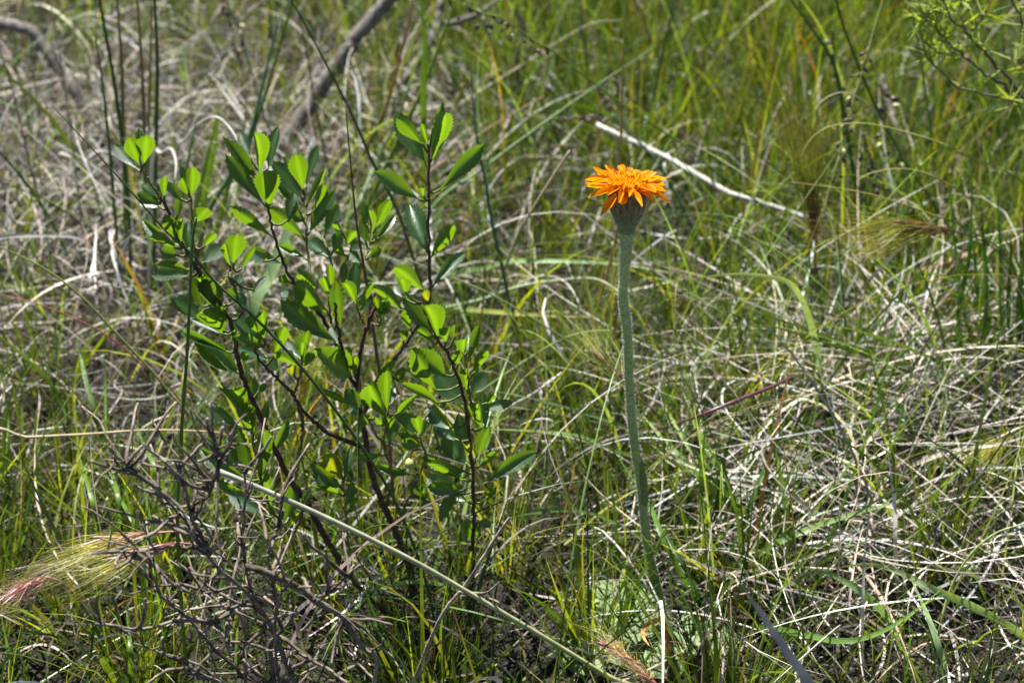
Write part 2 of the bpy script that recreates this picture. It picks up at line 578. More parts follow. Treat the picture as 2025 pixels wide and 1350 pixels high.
def stalk(label, pts, Y0, Y1, wpx, c0, c1, kind='tube', z=None, group=None, name=None, cat=None, roll=None, mat=None, n_=None, tip=0.45, taper=0.35, lump=0.0, twist=0.0, root=True, tuft=None, lift=1.0):
    """pts in photo pixels from the root upward"""
    if z is not None:
        wp = world_path(pts, z0=z[0], z1=z[1])
    else:
        if Y0 is None:
            Y0 = yground(pts[0][1])
        if Y1 is None:
            Y1 = Y0
        wp = world_path(pts, Y0, Y1)
    dist = np.linalg.norm(wp.mean(0) - np.array((0, 0, CAM_H)))
    if z is None and lift:
        m_ = len(wp)
        for i_ in range(m_):
            t_ = i_ / (m_ - 1)
            hmin = (0.02 + 0.055 * min(1, t_ * 2.2)) * lift
            if t_ > 0 and wp[i_][2] < hmin:
                wp[i_] = PZ(*pts[i_], hmin)
    if root and z is None:
        wp = root_to_ground(wp)
    wid = wpx / FPX * dist
    n_ = n_ or max(14, 5 * len(wp))
    path = spline(wp, n_)
    if kind == 'tube':
        v_, f_, c_ = tube_geo(path, [wid / 2, wid / 2 * 0.9, wid / 2 * taper], 6, c0, c1, lump)
        mt = mat or 'stem'
    else:
        v_, f_, c_ = ribbon_geo(path, wid, c0, c1, roll if roll is not None else random.uniform(-0.6, 0.6), tipfrac=tip, twist=twist)
        mt = mat or 'broad'
    if tuft is not None:
        if 'org' not in tuft:
            tuft['org'] = path[0].copy()
            tuft['root'] = empty('grass_tuft', path[0], tuft['label'], 'grass tuft')
        return obj('blade', mesh_np('blade', v_ - tuft['org'], f_, c_), mt, tuft['root']), path
    nm = name or ('grass_stalk' if kind == 'tube' else ('straw_strand' if mt == 'dry' else 'grass_plant'))
    o = obj(nm, mesh_np(nm, v_, f_, c_), mt)
    tag(o, label, cat or ('grass stalk' if kind == 'tube' else 'grass blade'), group)
    return o, path


RB = 'ribbon'
# upright reed clump, left
stalk('tall green sedge stalk leaning outward at the edge of the reed clump', [(262, 640), (256, 450), (243, 290), (222, 140), (197, 0), (175, -150)], 1.26, 1.28, 10, GREEN, DGREEN)
stalk('reed stalk turning orange brown in its upper half, in the sedge clump', [(252, 640), (247, 420), (242, 173), (239, 104), (232, 0), (225, -120)], 1.28, 1.28, 9, GREEN, (0.42, 0.20, 0.09))
stalk('reddish topped reed stalk between brown and green sedge stalks', [(292, 640), (288, 420), (285, 242), (280, 121), (271, 0), (262, -120)], 1.3, 1.3, 9, DGREEN, (0.45, 0.20, 0.12))
stalk('thin red brown reed stalk beside the thickest green sedge stalk', [(300, 630), (296, 450), (294, 277), (297, 121), (301, 0), (305, -120)], 1.27, 1.27, 6, YGREEN, RED)
stalk('thickest dark green sedge stalk standing straight in the reed clump', [(303, 640), (306, 430), (310, 208), (311, 121), (306, 0), (300, -150)], 1.25, 1.25, 10, GREEN, DGREEN)
stalk('short pointed dark green sedge stalk ending below the others', [(244, 640), (228, 430), (218, 311), (204, 173), (188, 69)], 1.24, 1.24, 8, GREEN, DGREEN)
stalk('dark green reed slanting away from the reed clump over dry thatch', [(365, 640), (408, 432), (450, 355), (495, 263), (519, 166), (553, 28)], 1.22, 1.3, 11, GREEN, BLUEG)
stalk('slimmer dark green reed slanting just behind the shrub tips', [(400, 650), (440, 470), (480, 330), (530, 170), (580, 0), (600, -80)], 1.34, 1.4, 8, YGREEN, DGREEN)
stalk('bright yellow green blade glowing beside the leafy shrub', [(378, 570), (401, 415), (422, 294), (434, 200)], None, None, 12, GREEN, (0.22, 0.34, 0.03), RB, roll=0.1, tip=0.2)
stalk('broad pale green blade leaning behind the shrub stems', [(500, 620), (535, 545), (565, 470), (590, 400)], 1.12, 1.16, 26, PALEG, PALEG, RB, roll=0.3, tip=0.3)
TF = {'label': 'tuft of upright green sedge blades between reed clump and shrub'}
for k_, xx in enumerate((330, 352, 394)):
    stalk('upright green sedge blade rising behind the left shrub leaves', [(xx, 640), (xx + 14 + 8 * k_, 480), (xx + 40 + 14 * k_, 330), (xx + 60 + 18 * k_, 230)], 1.2 + 0.03 * k_, None, 11, YGREEN, GREEN, RB, tuft=TF, roll=0.2)
# long stalks across the shrub
stalk('long thin dark green stalk slanting across the leafy shrub', [(850, 1180), (790, 1010), (718, 887), (628, 765), (559, 684), (495, 620), (428, 560), (380, 502), (335, 464), (239, 356), (160, 270), (102, 208)], 0.80, 0.80, 7, DGREEN, GREEN, taper=0.25)
stalk('soft blurred green stalk standing in front of the shrub leaves', [(352, 1080), (357, 900), (362, 803), (371, 682), (380, 485), (388, 430)], 0.76, 0.78, 9, YGREEN, GREEN, taper=0.6)
stalk('dark brown dry stalk rising through the middle of the shrub', [(768, 860), (745, 700), (725, 560), (705, 440), (692, 310), (683, 206)], 0.90, 0.90, 8, BROWN, BROWN, taper=0.25, mat='bark')
o, pth = stalk('purplish stalk with a dark joint and green blade above it', [(850, 640), (798, 450), (764, 370), (734, 315), (695, 225), (647, 131), (605, 52), (570, -10)], 1.08, 1.1, 8, (0.2, 0.13, 0.08), DGREEN)
stalk('blue green pointed rush standing clear behind the shrub', [(1043, 725), (1030, 696), (1009, 606), (992, 523), (973, 440), (958, 350), (945, 290), (935, 200), (930, 110)], 1.15, 1.15, 9, BLUEG, (0.07, 0.14, 0.10), taper=0.15)
stalk('thin yellow brown stalk rising straight behind the orange flower', [(1165, 680), (1206, 520), (1222, 440), (1226, 330), (1230, 200), (1233, 100), (1240, -20)], 1.18, 1.18, 6, (0.35, 0.2, 0.08), (0.35, 0.33, 0.08), taper=0.6)
stalk('dry rough straw stalk with a blunt tip leaning toward the flower', [(970, 620), (1023, 467), (1044, 429), (1089, 356), (1127, 298)], 1.15, 1.15, 6, YGREEN, (0.42, 0.33, 0.25), taper=0.8, mat='dry')
stalk('straight pale straw line slanting up behind the blue green rush', [(690, 358), (885, 221), (1020, 137), (1158, 52), (1230, 40)], 1.55, 1.6, 5, STRAW, STRAW, mat='dry')
stalk('reddish straw line running below the pale slanting straw', [(780, 400), (902, 301), (980, 245), (1075, 190)], 1.4, 1.42, 6, (0.36, 0.25, 0.17), (0.36, 0.25, 0.17), mat='dry')
stalk('green stalk slanting up parallel to the reddish straw', [(850, 420), (960, 330), (1060, 255), (1180, 170), (1300, 90)], 1.3, 1.4, 7, PALEG, GREEN)
stalk('thick green blade arched over behind the orange flower', [(1275, 270), (1248, 249), (1179, 218), (1110, 208), (1058, 225), (1030, 245)], 1.5, 1.42, 9, GREEN, YGREEN, RB, roll=0.3)
stalk('dark blue green stalk slanting down behind the flower head', [(1420, 560), (1400, 520), (1352, 415), (1300, 322), (1241, 258), (1210, 225)], 1.25, 1.3, 8, DGREEN, BLUEG)
stalk('green leaning reed stalk with a leaf, above the tallest shrub tip', [(700, 480), (735, 390), (800, 250), (838, 170), (880, 60), (910, -20)], 1.35, 1.38, 10, GREEN, YGREEN)
stalk('reddish topped green stalk beside the leaning reed', [(660, 480), (700, 340), (760, 220), (800, 80), (822, -20)], 1.42, 1.44, 9, GREEN, RED)
stalk('bright narrow green blade standing on the leaning reed', [(838, 175), (842, 100), (836, 30), (830, -30)], 1.36, 1.36, 13, YGREEN, GREEN, RB, roll=0.1)
stalk('grey green stalk leaning low between shrub and thick dead branch', [(650, 520), (700, 420), (745, 320), (790, 230), (812, 160)], 1.4, 1.4, 9, PALEG, BLUEG)
stalk('thin pale upright stalk crossing the seeded stalk', [(1080, 300), (1110, 200), (1140, 90), (1150, 0), (1152, -40)], 1.5, 1.5, 5, PALEG, PALEG)
stalk('straight dark green rush in the grass behind the flower', [(1265, 290), (1290, 210), (1310, 110), (1330, 20), (1338, -40)], 1.55, 1.55, 8, GREEN, DGREEN)
# right side
stalk('dark green stalk bent over beside the beaded grass', [(1700, 480), (1688, 346), (1671, 242), (1650, 131), (1602, 52), (1564, 0), (1535, -50)], 1.3, 1.3, 9, GREEN, DGREEN)
stalk('long thin green stalk slanting across the beaded grass', [(1900, 500), (1844, 398), (1792, 322), (1740, 228), (1705, 149), (1664, 41), (1650, -20)], 1.25, 1.25, 8, YGREEN, DGREEN, taper=0.5)
ARC = 'fine grass tips arching over beside the bristle heads'
stalk('pale thread of grass curving over behind the bristle head', [(1790, 330), (1740, 235), (1698, 194), (1664, 183), (1629, 197), (1609, 221)], 1.22, 1.16, 4, YGREEN, STRAW, group=None, taper=0.3)
stalk('long yellowish arching grass tip hooked at its end', [(2060, 470), (2024, 363), (1913, 308), (1844, 277), (1740, 249), (1688, 244), (1636, 252), (1602, 277), (1581, 315)], 1.12, 1.1, 4.5, YGREEN, (0.42, 0.40, 0.12), taper=0.3)
stalk('second arching grass tip just above the lying bristle brush', [(2020, 540), (1930, 408), (1861, 356), (1792, 334), (1723, 342), (1692, 360)], 1.12, 1.08, 4.5, YGREEN, (0.42, 0.38, 0.12), taper=0.3)
stalk('straight fine grass tip stretched over the bristle brush', [(2010, 540), (1913, 453), (1844, 425), (1757, 394), (1671, 374), (1564, 360)], 1.10, 1.04, 4.5, GREEN, (0.45, 0.36, 0.12), taper=0.2)
stalk('grey green arched blade with a curled pale tip, tallest by the mound', [(1624, 882), (1622, 786), (1616, 699), (1602, 634), (1584, 589), (1560, 558), (1519, 547), (1463, 542), (1401, 547), (1356, 554)], None, 0.99, 13, (0.13, 0.24, 0.09), (0.42, 0.44, 0.22), RB, roll=0.35, tip=0.6)
stalk('thin dark upright stalk beside the arched blade', [(1667, 905), (1672, 800), (1674, 682), (1662, 527), (1655, 440)], None, None, 4, DGREEN, DGREEN)
stalk('fine curved stem rising between flower stalk and bristle brush', [(1250, 800), (1325, 750), (1420, 690), (1480, 640), (1560, 590), (1602, 565)], None, 1.2, 4, YGREEN, PALEG, taper=0.3)
TF = {'label': 'tussock of straight green blades all pointing toward the flower'}
for pts in ([(1790, 725), (1671, 679), (1567, 641), (1463, 606), (1325, 565)], [(1760, 725), (1640, 680), (1520, 642), (1401, 606)], [(1940, 580), (1775, 530), (1636, 513), (1529, 499)],
            [(1800, 725), (1705, 648), (1602, 575), (1529, 530)], [(2030, 680), (1930, 606), (1844, 558), (1747, 506)], [(2040, 680), (1913, 637), (1809, 606), (1712, 582), (1636, 582)],
            [(1960, 690), (1844, 661), (1705, 678), (1600, 705), (1480, 740), (1325, 830)], [(2030, 640), (1900, 560), (1780, 530), (1660, 520)], [(1940, 760), (1800, 690), (1680, 650), (1580, 640)]):
    stalk('straight green grass blade pointing left out of the right tussock', pts, yground(pts[0][1]) - 0.10, yground(pts[0][1]) - 0.20, random.uniform(5, 8), GREEN, YGREEN, RB, tuft=TF, tip=0.7)
stalk('straight grey green stem slanting over the tussock', [(1820, 730), (1844, 679), (1896, 603), (1958, 499), (2003, 475), (2060, 440)], 1.1, 1.12, 6, (0.3, 0.32, 0.2), STRAW, mat='dry')
TF = {'label': 'tuft of upright dark green blades at the edge of the straw mound'}
for k_, xx in enumerate((1905, 1935, 1950, 1975, 1990, 2010, 2020, 1890)):
    stalk('upright green blade in the tussock at the edge of the mound', [(xx + 30, 800 + 12 * k_), (xx + 5, 640), (xx - 15 + 6 * k_, 500), (xx - 30 + 9 * k_, 330 + 22 * ((k_ * 5) % 7))], None, None, 8 + k_ % 3, GREEN, DGREEN, RB, tuft=TF, roll=0.3 * (k_ % 3 - 1))
stalk('purple black grass spike lying slanted above the pale thatch', [(1262, 862), (1325, 841), (1377, 824), (1446, 796), (1515, 769), (1567, 746)], 1.02, 1.04, 7, (0.2, 0.06, 0.08), PURPLE, taper=1.0, mat='seed', lift=1.5)
# lower right
TW = 'crossing green blades right of the flower stalk'
stalk('darker blade of the crossing pair beside the mound', [(1450, 1091), (1470, 1039), (1498, 959), (1533, 883), (1555, 820)], None, None, 9, DGREEN, GREEN, RB, roll=0.2)
stalk('lighter blade of the crossing pair beside the mound', [(1567, 1110), (1560, 1039), (1546, 952), (1530, 883), (1515, 830)], None, None, 10, GREEN, YGREEN, RB, roll=0.1)
stalk('narrow upright green blade close beside the flower stalk', [(1396, 1180), (1398, 1108), (1387, 969), (1391, 883), (1397, 830)], None, None, 10, YGREEN, GREEN, RB, roll=0.1)
TF = {'label': 'sheaf of three long green blades slanting behind the flower stalk'}
for k_ in range(3):
    stalk('long green blade of the sheaf slanting behind the flower stalk', [(1500 - 4 * k_, 1085), (1411 + 14 * k_, 969 - 6 * k_), (1332 + 26 * k_, 890 - 16 * k_), (1270 + 40 * k_, 820 - 24 * k_)], None, 1.02, 13, GREEN, (0.24, 0.33, 0.10), RB, tuft=TF, roll=0.2 * k_)
stalk('green blade running down to the ground beside the flower stem base', [(1388, 1190), (1350, 1140), (1310, 1060), (1280, 990), (1220, 900)], None, 0.98, 10, GREEN, GREEN, RB)
stalk('second dark blade beside the flower stem base', [(1396, 1195), (1365, 1140), (1330, 1080), (1300, 1030)], None, 0.95, 9, DGREEN, DGREEN, RB)
stalk('long folded green blade lying over the thatch by the grey blade', [(1429, 1153), (1481, 1108), (1567, 1059), (1671, 1021), (1757, 997), (1800, 985)], None, 0.9, 12, GREEN, (0.22, 0.30, 0.12), RB, roll=0.5)
stalk('broad pale green blade arching down over the low thatch', [(2050, 1280), (2017, 1250), (1930, 1201), (1844, 1163), (1775, 1129), (1716, 1115), (1654, 1122)], 0.82, 0.84, 15, PALEG, (0.36, 0.44, 0.22), RB, roll=0.3)
stalk('pale green blade bent low in the middle of the thatch', [(1790, 1290), (1760, 1225), (1705, 1170), (1636, 1132), (1564, 1118)], 0.83, 0.88, 15, PALEG, PALEG, RB, roll=0.4)
stalk('green blade curving in a low bowl over the thatch', [(1463, 1250), (1515, 1239), (1602, 1257), (1671, 1267), (1740, 1250), (1809, 1208), (1858, 1167)], 0.83, 0.84, 11, GREEN, (0.16, 0.28, 0.08), RB, roll=0.4)
stalk('broad pale stripe of blade sunk into the thatch', [(1880, 1345), (1862, 1300), (1835, 1220), (1800, 1140)], 0.8, 0.86, 14, PALEG, PALEG, RB)
stalk('grey ribbon of dead blade hanging straight into the thatch', [(1778, 1215), (1771, 1090), (1768, 987), (1754, 883)], None, None, 8, GREY, WHITE, RB, mat='dry', roll=0.2)
stalk('thin grey dead stem upright in the lower thatch', [(1709, 1345), (1705, 1229), (1709, 1097), (1722, 1000)], None, None, 8, WHITE, GREY, RB, mat='dry')
stalk('long pale straw slanting across in front of the mound', [(1733, 1100), (1636, 1039), (1567, 980), (1446, 952), (1325, 904), (1290, 880)], None, 0.98, 6, WHITE, STRAW, RB, mat='dry')
stalk('broad pale straw leaf sweeping up over the mound', [(1760, 1010), (1782, 938), (1844, 904), (1913, 886), (1965, 880), (2060, 855)], 0.95, 0.94, 9, STRAW, WHITE, RB, mat='dry', roll=0.3)
stalk('pale yellow green thread arching high over the low thatch', [(1837, 1345), (1858, 1246), (1878, 1170), (1913, 1104), (1965, 1056), (2030, 1033)], None, 0.80, 6, (0.42, 0.46, 0.2), (0.35, 0.42, 0.14), taper=0.5)
stalk('short broad green blade split from a pale tip on the mound', [(1788, 905), (1778, 838), (1771, 789)], 1.0, 0.98, 14, GREEN, PALEG, RB, tip=0.15)
stalk('short dark green blade leaning beside the broad one on the mound', [(1822, 905), (1799, 845), (1771, 789)], 1.0, 0.98, 12, DGREEN, GREEN, RB, tip=0.15)
stalk('orange dead blade curled into a hoop at the flower stem base', [(1325, 1296), (1320, 1273), (1314, 1237), (1305, 1225), (1287, 1228), (1272, 1243), (1272, 1258), (1284, 1276)], 0.80, 0.79, 10, ORANGE, (0.6, 0.3, 0.12), RB, mat='dry', tip=0.2, roll=0.4)
stalk('out of focus smooth grey dead blade rising before the thatch', [(1690, 1480), (1600, 1350), (1545, 1270), (1500, 1205), (1463, 1150)], 0.56, 0.56, 24, (0.25, 0.25, 0.26), (0.3, 0.3, 0.31), RB, mat='dry', roll=0.2, tip=0.5)
stalk('long pale green stalk slanting down across the dead bush', [(1290, 1385), (1200, 1335), (1080, 1262), (950, 1185), (820, 1110), (680, 1040), (560, 985), (430, 930)], 0.72, 0.70, 11, (0.33, 0.36, 0.08), (0.42, 0.42, 0.33), taper=0.95)
# middle
stalk('pale green blade lying level in the dark hollow', [(850, 545), (947, 533), (1006, 518), (1110, 516), (1231, 523), (1330, 540)], 1.34, 1.34, 9, PALEG, (0.2, 0.32, 0.1), RB, roll=0.4)
stalk('pale blue green bent stem low over the dark hollow', [(840, 630), (868, 613), (954, 592), (1023, 568), (1110, 554), (1179, 552), (1230, 580)], 1.2, 1.22, 8, PALEG, (0.4, 0.45, 0.3))
stalk('blue green blade turning yellow lying in the hollow', [(870, 605), (920, 612), (989, 618), (1080, 624), (1172, 627)], 1.22, 1.24, 10, BLUEG, (0.35, 0.34, 0.05), RB, roll=0.4)
stalk('fine pale stem slanting down to the bristle head', [(1180, 712), (1162, 703), (1092, 654), (971, 582), (854, 533), (800, 510)], 1.1, 1.0, 4.5, PALEG, (0.4, 0.42, 0.2), taper=0.4)
stalk('green stem arched over behind the middle of the flower stalk', [(940, 785), (954, 772), (1040, 713), (1127, 665), (1213, 655), (1300, 682), (1359, 717)], 1.05, 1.06, 6, PALEG, YGREEN, taper=0.4)
stalk('long green blade running level from the shrub to the flower stalk', [(1290, 870), (1265, 858), (1179, 824), (1075, 793), (961, 769)], 0.98, 0.96, 7, GREEN, PALEG, RB)
stalk('folded green blade lying below the long level one', [(1290, 925), (1213, 890), (1144, 862), (1058, 852), (964, 848)], 0.96, 0.93, 9, GREEN, (0.25, 0.33, 0.1), RB)
stalk('bleached white twig lying slanted between shrub and flower', [(983, 827), (1058, 776), (1110, 737)], 1.03, 1.05, 5, WHITE, WHITE, mat='dry', taper=0.8)
stalk('bare white thread of straw curling down beside the shrub', [(1080, 850), (1062, 800), (1030, 740), (1000, 712), (940, 696)], 0.97, 0.93, 4, WHITE, STRAW, mat='dry')
stalk('pale hooked straw arching over the dark hollow', [(1010, 600), (1030, 560), (1080, 545), (1120, 560), (1145, 600), (1140, 620)], 1.2, 1.16, 4, STRAW, WHITE, mat='dry')
stalk('green blade arching low from the foot of the shrub', [(940, 1060), (970, 1030), (1050, 1012), (1150, 1010), (1230, 1040), (1290, 1085)], 0.93, 0.93, 8, PALEG, GREEN, RB)
# left
stalk('long pale stalk slanting down across the grey thatch', [(400, 860), (329, 769), (294, 727), (225, 654), (156, 582), (86, 530), (0, 488), (-60, 465)], 0.98, 1.0, 6, (0.3, 0.33, 0.15), YGREEN)
stalk('thin wine red stalk slanting just below the pale one', [(360, 800), (277, 717), (214, 665), (149, 630), (69, 599), (0, 582), (-60, 570)], 0.99, 1.0, 3.5, (0.3, 0.08, 0.09), (0.3, 0.08, 0.09))
stalk('green blade slanting down into the grass below the red stalk', [(165, 900), (145, 855), (114, 779), (69, 724), (0, 665), (-50, 630)], None, 1.0, 7, GREEN, YGREEN, RB)
stalk('thin bright green blade standing straight in the grey thatch', [(212, 900), (211, 872), (208, 751), (208, 592)], None, None, 6, YGREEN, GREEN, RB)
stalk('curved green blade with a white edge in the grey thatch', [(200, 880), (194, 838), (170, 751), (159, 699), (150, 660)], None, None, 9, GREEN, PALEG, RB)
stalk('long straw lying level above the dead bush', [(-30, 866), (55, 864), (173, 858), (294, 850), (415, 853), (450, 860)], 0.92, 0.90, 6, STRAW, (0.42, 0.3, 0.15), mat='dry')
stalk('green blade with pale edges slanting up beside the shrub base', [(355, 870), (374, 838), (415, 772), (446, 724)], 0.98, 1.0, 11, GREEN, PALEG, RB)
stalk('bleached strand of grass arched over beside the shrub tips', [(345, 330), (372, 270), (400, 240), (430, 232), (458, 258), (475, 292), (480, 330)], 1.25, 1.16, 5, GREY, WHITE, mat='dry')
stalk('bleached drooping blade tip between reed clump and shrub', [(300, 330), (318, 300), (338, 293), (348, 320), (346, 355)], 1.2, 1.16, 8, GREY, WHITE, RB, mat='dry')
stalk('bleached strand hanging straight beside the reed clump', [(170, 600), (173, 568), (187, 509), (190, 440)], None, None, 6, GREY, WHITE, RB, mat='dry')
stalk('wide pale arc of dead grass over the grey thatch', [(-40, 500), (0, 471), (69, 466), (156, 471), (190, 500)], 1.2, 1.15, 7, WHITE, GREY, RB, mat='dry')
stalk('thin tall wiry grey stalk leaning before the bent dead branch', [(165, 480), (145, 300), (120, 120), (95, -20)], 1.35, 1.35, 5, (0.25, 0.25, 0.2), GREY)
stalk('purple tinged thin stalk leaning below the bent dead branch', [(100, 470), (60, 330), (25, 180), (0, 100), (-30, 20)], 1.3, 1.3, 4, BROWN, (0.2, 0.12, 0.14))
stalk('yellow green blade slanting down toward the reed clump', [(180, 370), (120, 260), (60, 190), (0, 135), (-40, 100)], 1.4, 1.4, 8, GREEN, (0.35, 0.36, 0.04), RB)
stalk('fine wiry stalk crossing in front of the thick dead branch', [(660, 420), (648, 330), (625, 220), (610, 120), (585, 0), (575, -60)], 1.38, 1.38, 5, (0.2, 0.16, 0.1), DGREEN)
TF = {'label': 'small tuft of green blades at the end of the level straw'}
for k_, xx in enumerate((20, 45, 70, 8)):
    stalk('green blade in the tuft at the lower left edge', [(xx + 10, 1000 + 14 * k_), (xx, 900), (xx - 6 + 5 * k_, 800), (xx - 20 + 14 * k_, 720 + 18 * k_)], None, None, 9, GREEN, YGREEN, RB, tuft=TF)
TF = {'label': 'tuft of broad green blades standing behind the dead twigs'}
for k_, (bx_, by_, tx_, ty_) in enumerate(((200, 1080, 150, 880), (240, 1060, 215, 900), (300, 1110, 205, 930), (330, 1000, 262, 830), (310, 1150, 280, 930), (255, 1350, 250, 1200), (20, 1350, 0, 1200))):
    stalk('broad green blade standing behind the dead twigs', [(bx_, by_), ((bx_ * 2 + tx_) / 3 + 6, (by_ * 2 + ty_) / 3), (tx_, ty_)], None, None, 11, YGREEN, GREEN, RB, tuft=TF)
# ================================================================== DEAD BRANCHES
def branch(label, pts, Y0, Y1, wpx, c0=(0.11, 0.10, 0.09), c1=(0.17, 0.155, 0.14), z=None, taper=0.7, group=None, extra=()):
    if z is not None:
        wp = world_path(pts, z0=z[0], z1=z[1])
    else:
        wp = root_to_ground(world_path(pts, Y0, Y1))
    dist = np.linalg.norm(wp.mean(0) - np.array((0, 0, CAM_H)))
    wid = wpx / FPX * dist
    path = spline(wp, 46)
    path += rng.normal(0, wid * 0.05, path.shape)
    root = empty('dead_branch', path[0], label, 'branch', group)
    v_, f_, c_ = tube_geo(path - path[0], [wid / 2, wid / 2 * 0.9, wid / 2 * taper], 10, c0, c1, 0.09)
    obj('limb', mesh_np('limb', v_, f_, c_), 'wood', root)
    for (ep, e0, e1, ew) in extra:
        w2 = spline(world_path(ep, e0, e1), 24)
        v_, f_, c_ = tube_geo(w2 - path[0], [ew / FPX * dist / 2, ew / FPX * dist / 2 * 0.4], 8, c0, c1, 0.08)
        obj('side_limb', mesh_np('side_limb', v_, f_, c_), 'wood', root)
    return root


branch('thick weathered grey dead branch slanting up behind the shrub', [(548, 318), (565, 282), (592, 240), (640, 168), (700, 82), (770, -5), (830, -90)], 1.52, 1.62, 34, taper=0.85,
       extra=[([(640, 168), (628, 120), (630, 60)], 1.55, 1.6, 9)])
branch('grey dead branch bending down to the ground beyond the reed clump', [(200, 262), (172, 212), (120, 145), (88, 95), (58, 60), (0, 46), (-70, 40)], 1.62, 1.7, 26, taper=0.8)
branch('forked grey dead branch standing beyond the tallest shrub tip', [(790, 180), (822, 130), (848, 88), (868, 40), (872, -20)], 1.62, 1.7, 20,
       extra=[([(878, 50), (910, 42), (945, 28), (985, 0), (1010, -25)], 1.66, 1.7, 15)])
branch('bleached grey branch lying in the grass behind the flower', [(1180, 248), (1260, 285), (1330, 318), (1385, 350), (1450, 385), (1530, 408), (1612, 436)], 0, 0, 13, z=(0.11, 0.08), c0=(0.45, 0.43, 0.40), c1=(0.48, 0.46, 0.43))
branch('thin dark dead stem standing behind the hollow', [(1035, 250), (1028, 190), (1022, 120), (1035, 60), (1020, 20)], 1.6, 1.6, 9, c0=(0.16, 0.13, 0.11), c1=(0.2, 0.17, 0.15))
branch('short reddish brown stick lying in the green tussock', [(1785, 560), (1835, 535), (1900, 510), (1930, 500)], 0, 0, 14, z=(0.06, 0.07), c0=(0.30, 0.17, 0.10), c1=(0.33, 0.2, 0.12))
branch('blurred grey upright dead stem behind the beaded grass', [(1790, 300), (1765, 230), (1748, 170), (1745, 150)], 1.5, 1.55, 14, c0=(0.25, 0.22, 0.21), c1=(0.3, 0.27, 0.26))
branch('thin forked grey twig standing before the shrub base', [(800, 1420), (819, 1346), (854, 1257), (881, 1205), (909, 1170), (937, 1132), (975, 1070), (1009, 1021)], 0.73, 0.72, 9, taper=0.6,
       c0=(0.22, 0.19, 0.15), c1=(0.3, 0.26, 0.2), extra=[([(909, 1170), (938, 1172), (964, 1170), (989, 1149)], 0.722, 0.70, 7)])
branch('curved dark dead stem lying behind the shrub foot', [(920, 1040), (1000, 1070), (1080, 1075), (1170, 1090), (1260, 1110)], 0, 0, 9, z=(0.05, 0.03), c0=(0.14, 0.11, 0.08), c1=(0.16, 0.12, 0.09))

# --- dead twiggy bush, lower left
BUSH_LABEL = 'leafless tangle of crooked grey dead twigs before the shrub'
bb = root_to_ground(world_path([(600, 1500), (588, 1346)], 0.70, 0.70))[0]
bush = empty('dead_bush', bb, BUSH_LABEL, 'dead bush')
TW0, TW1 = (0.09, 0.07, 0.055), (0.24, 0.20, 0.165)
bush_lines = [
    ([(600, 1500), (588, 1346), (540, 1263), (519, 1212), (477, 1160), (415, 1097), (367, 1049), (311, 1035), (194, 1000)], 0.70, 0.66, 15, 5),
    ([(415, 1097), (384, 1028), (363, 969), (342, 904)], 0.675, 0.68, 9, 5),
    ([(384, 1028), (415, 973), (429, 928), (425, 872)], 0.675, 0.66, 7, 5),
    ([(429, 928), (445, 890), (462, 850)], 0.665, 0.655, 6, 5),
    ([(519, 1212), (491, 1142), (477, 1056), (488, 987), (484, 930)], 0.69, 0.69, 8, 5),
    ([(560, 1246), (540, 1177), (533, 1090), (553, 1039), (557, 980)], 0.69, 0.7, 8, 4),
    ([(484, 1120), (533, 1139), (605, 1170), (657, 1215), (687, 1243), (717, 1277), (742, 1305), (737, 1390)], 0.66, 0.68, 14, 9),
    ([(540, 1220), (484, 1194), (420, 1222), (346, 1232), (263, 1239), (187, 1234)], 0.69, 0.64, 9, 6),
    ([(560, 1480), (540, 1263), (600, 1300), (657, 1333), (700, 1390)], 0.70, 0.69, 12, 7),
    ([(500, 1480), (484, 1343), (484, 1263), (470, 1190), (440, 1120)], 0.71, 0.70, 9, 6),
    ([(620, 1185), (633, 1187), (671, 1146), (699, 1125)], 0.66, 0.66, 6, 4),
    ([(560, 1420), (552, 1330), (548, 1220), (558, 1140), (520, 1060)], 0.68, 0.66, 9, 5),
    ([(415, 1097), (360, 1080), (300, 1092), (230, 1088), (170, 1098)], 0.67, 0.64, 7, 4),
    ([(477, 1160), (400, 1165), (330, 1140), (290, 1100), (250, 1060)], 0.68, 0.66, 7, 4),
    ([(415, 1097), (350, 1010), (300, 960), (260, 930), (205, 908)], 0.68, 0.67, 6, 4),
    ([(480, 1340), (420, 1280), (380, 1230), (330, 1190), (280, 1130), (240, 1085)], 0.69, 0.67, 9, 5),
    ([(470, 1390), (400, 1330), (330, 1290), (260, 1270)], 0.69, 0.66, 8, 4),
]
kpaths = []
for pts, a_, b_, w0, w1 in bush_lines:
    wp = world_path(pts, a_, b_)
    if pts[0][1] > 1370 and wp[0][2] > 0:
        wp = root_to_ground(wp)
    pth = spline(wp, 40)
    dist = 0.8
    kq = np.vstack([np.zeros(3), rng.normal(0, 0.0008, (11, 3)), np.zeros(3)])
    kn = np.stack([np.interp(np.linspace(0, 12, len(pth)), np.arange(13), kq[:, a__]) for a__ in range(3)], -1)
    pth = pth + kn
    v_, f_, c_ = tube_geo(pth - bb, [1.0 * w0 / FPX * dist / 2, 1.0 * w1 / FPX * dist / 2], 7, TW0, TW1, 0.2)
    obj('branch', mesh_np('branch', v_, f_, c_), 'wood', bush)
    kpaths.append(pth)
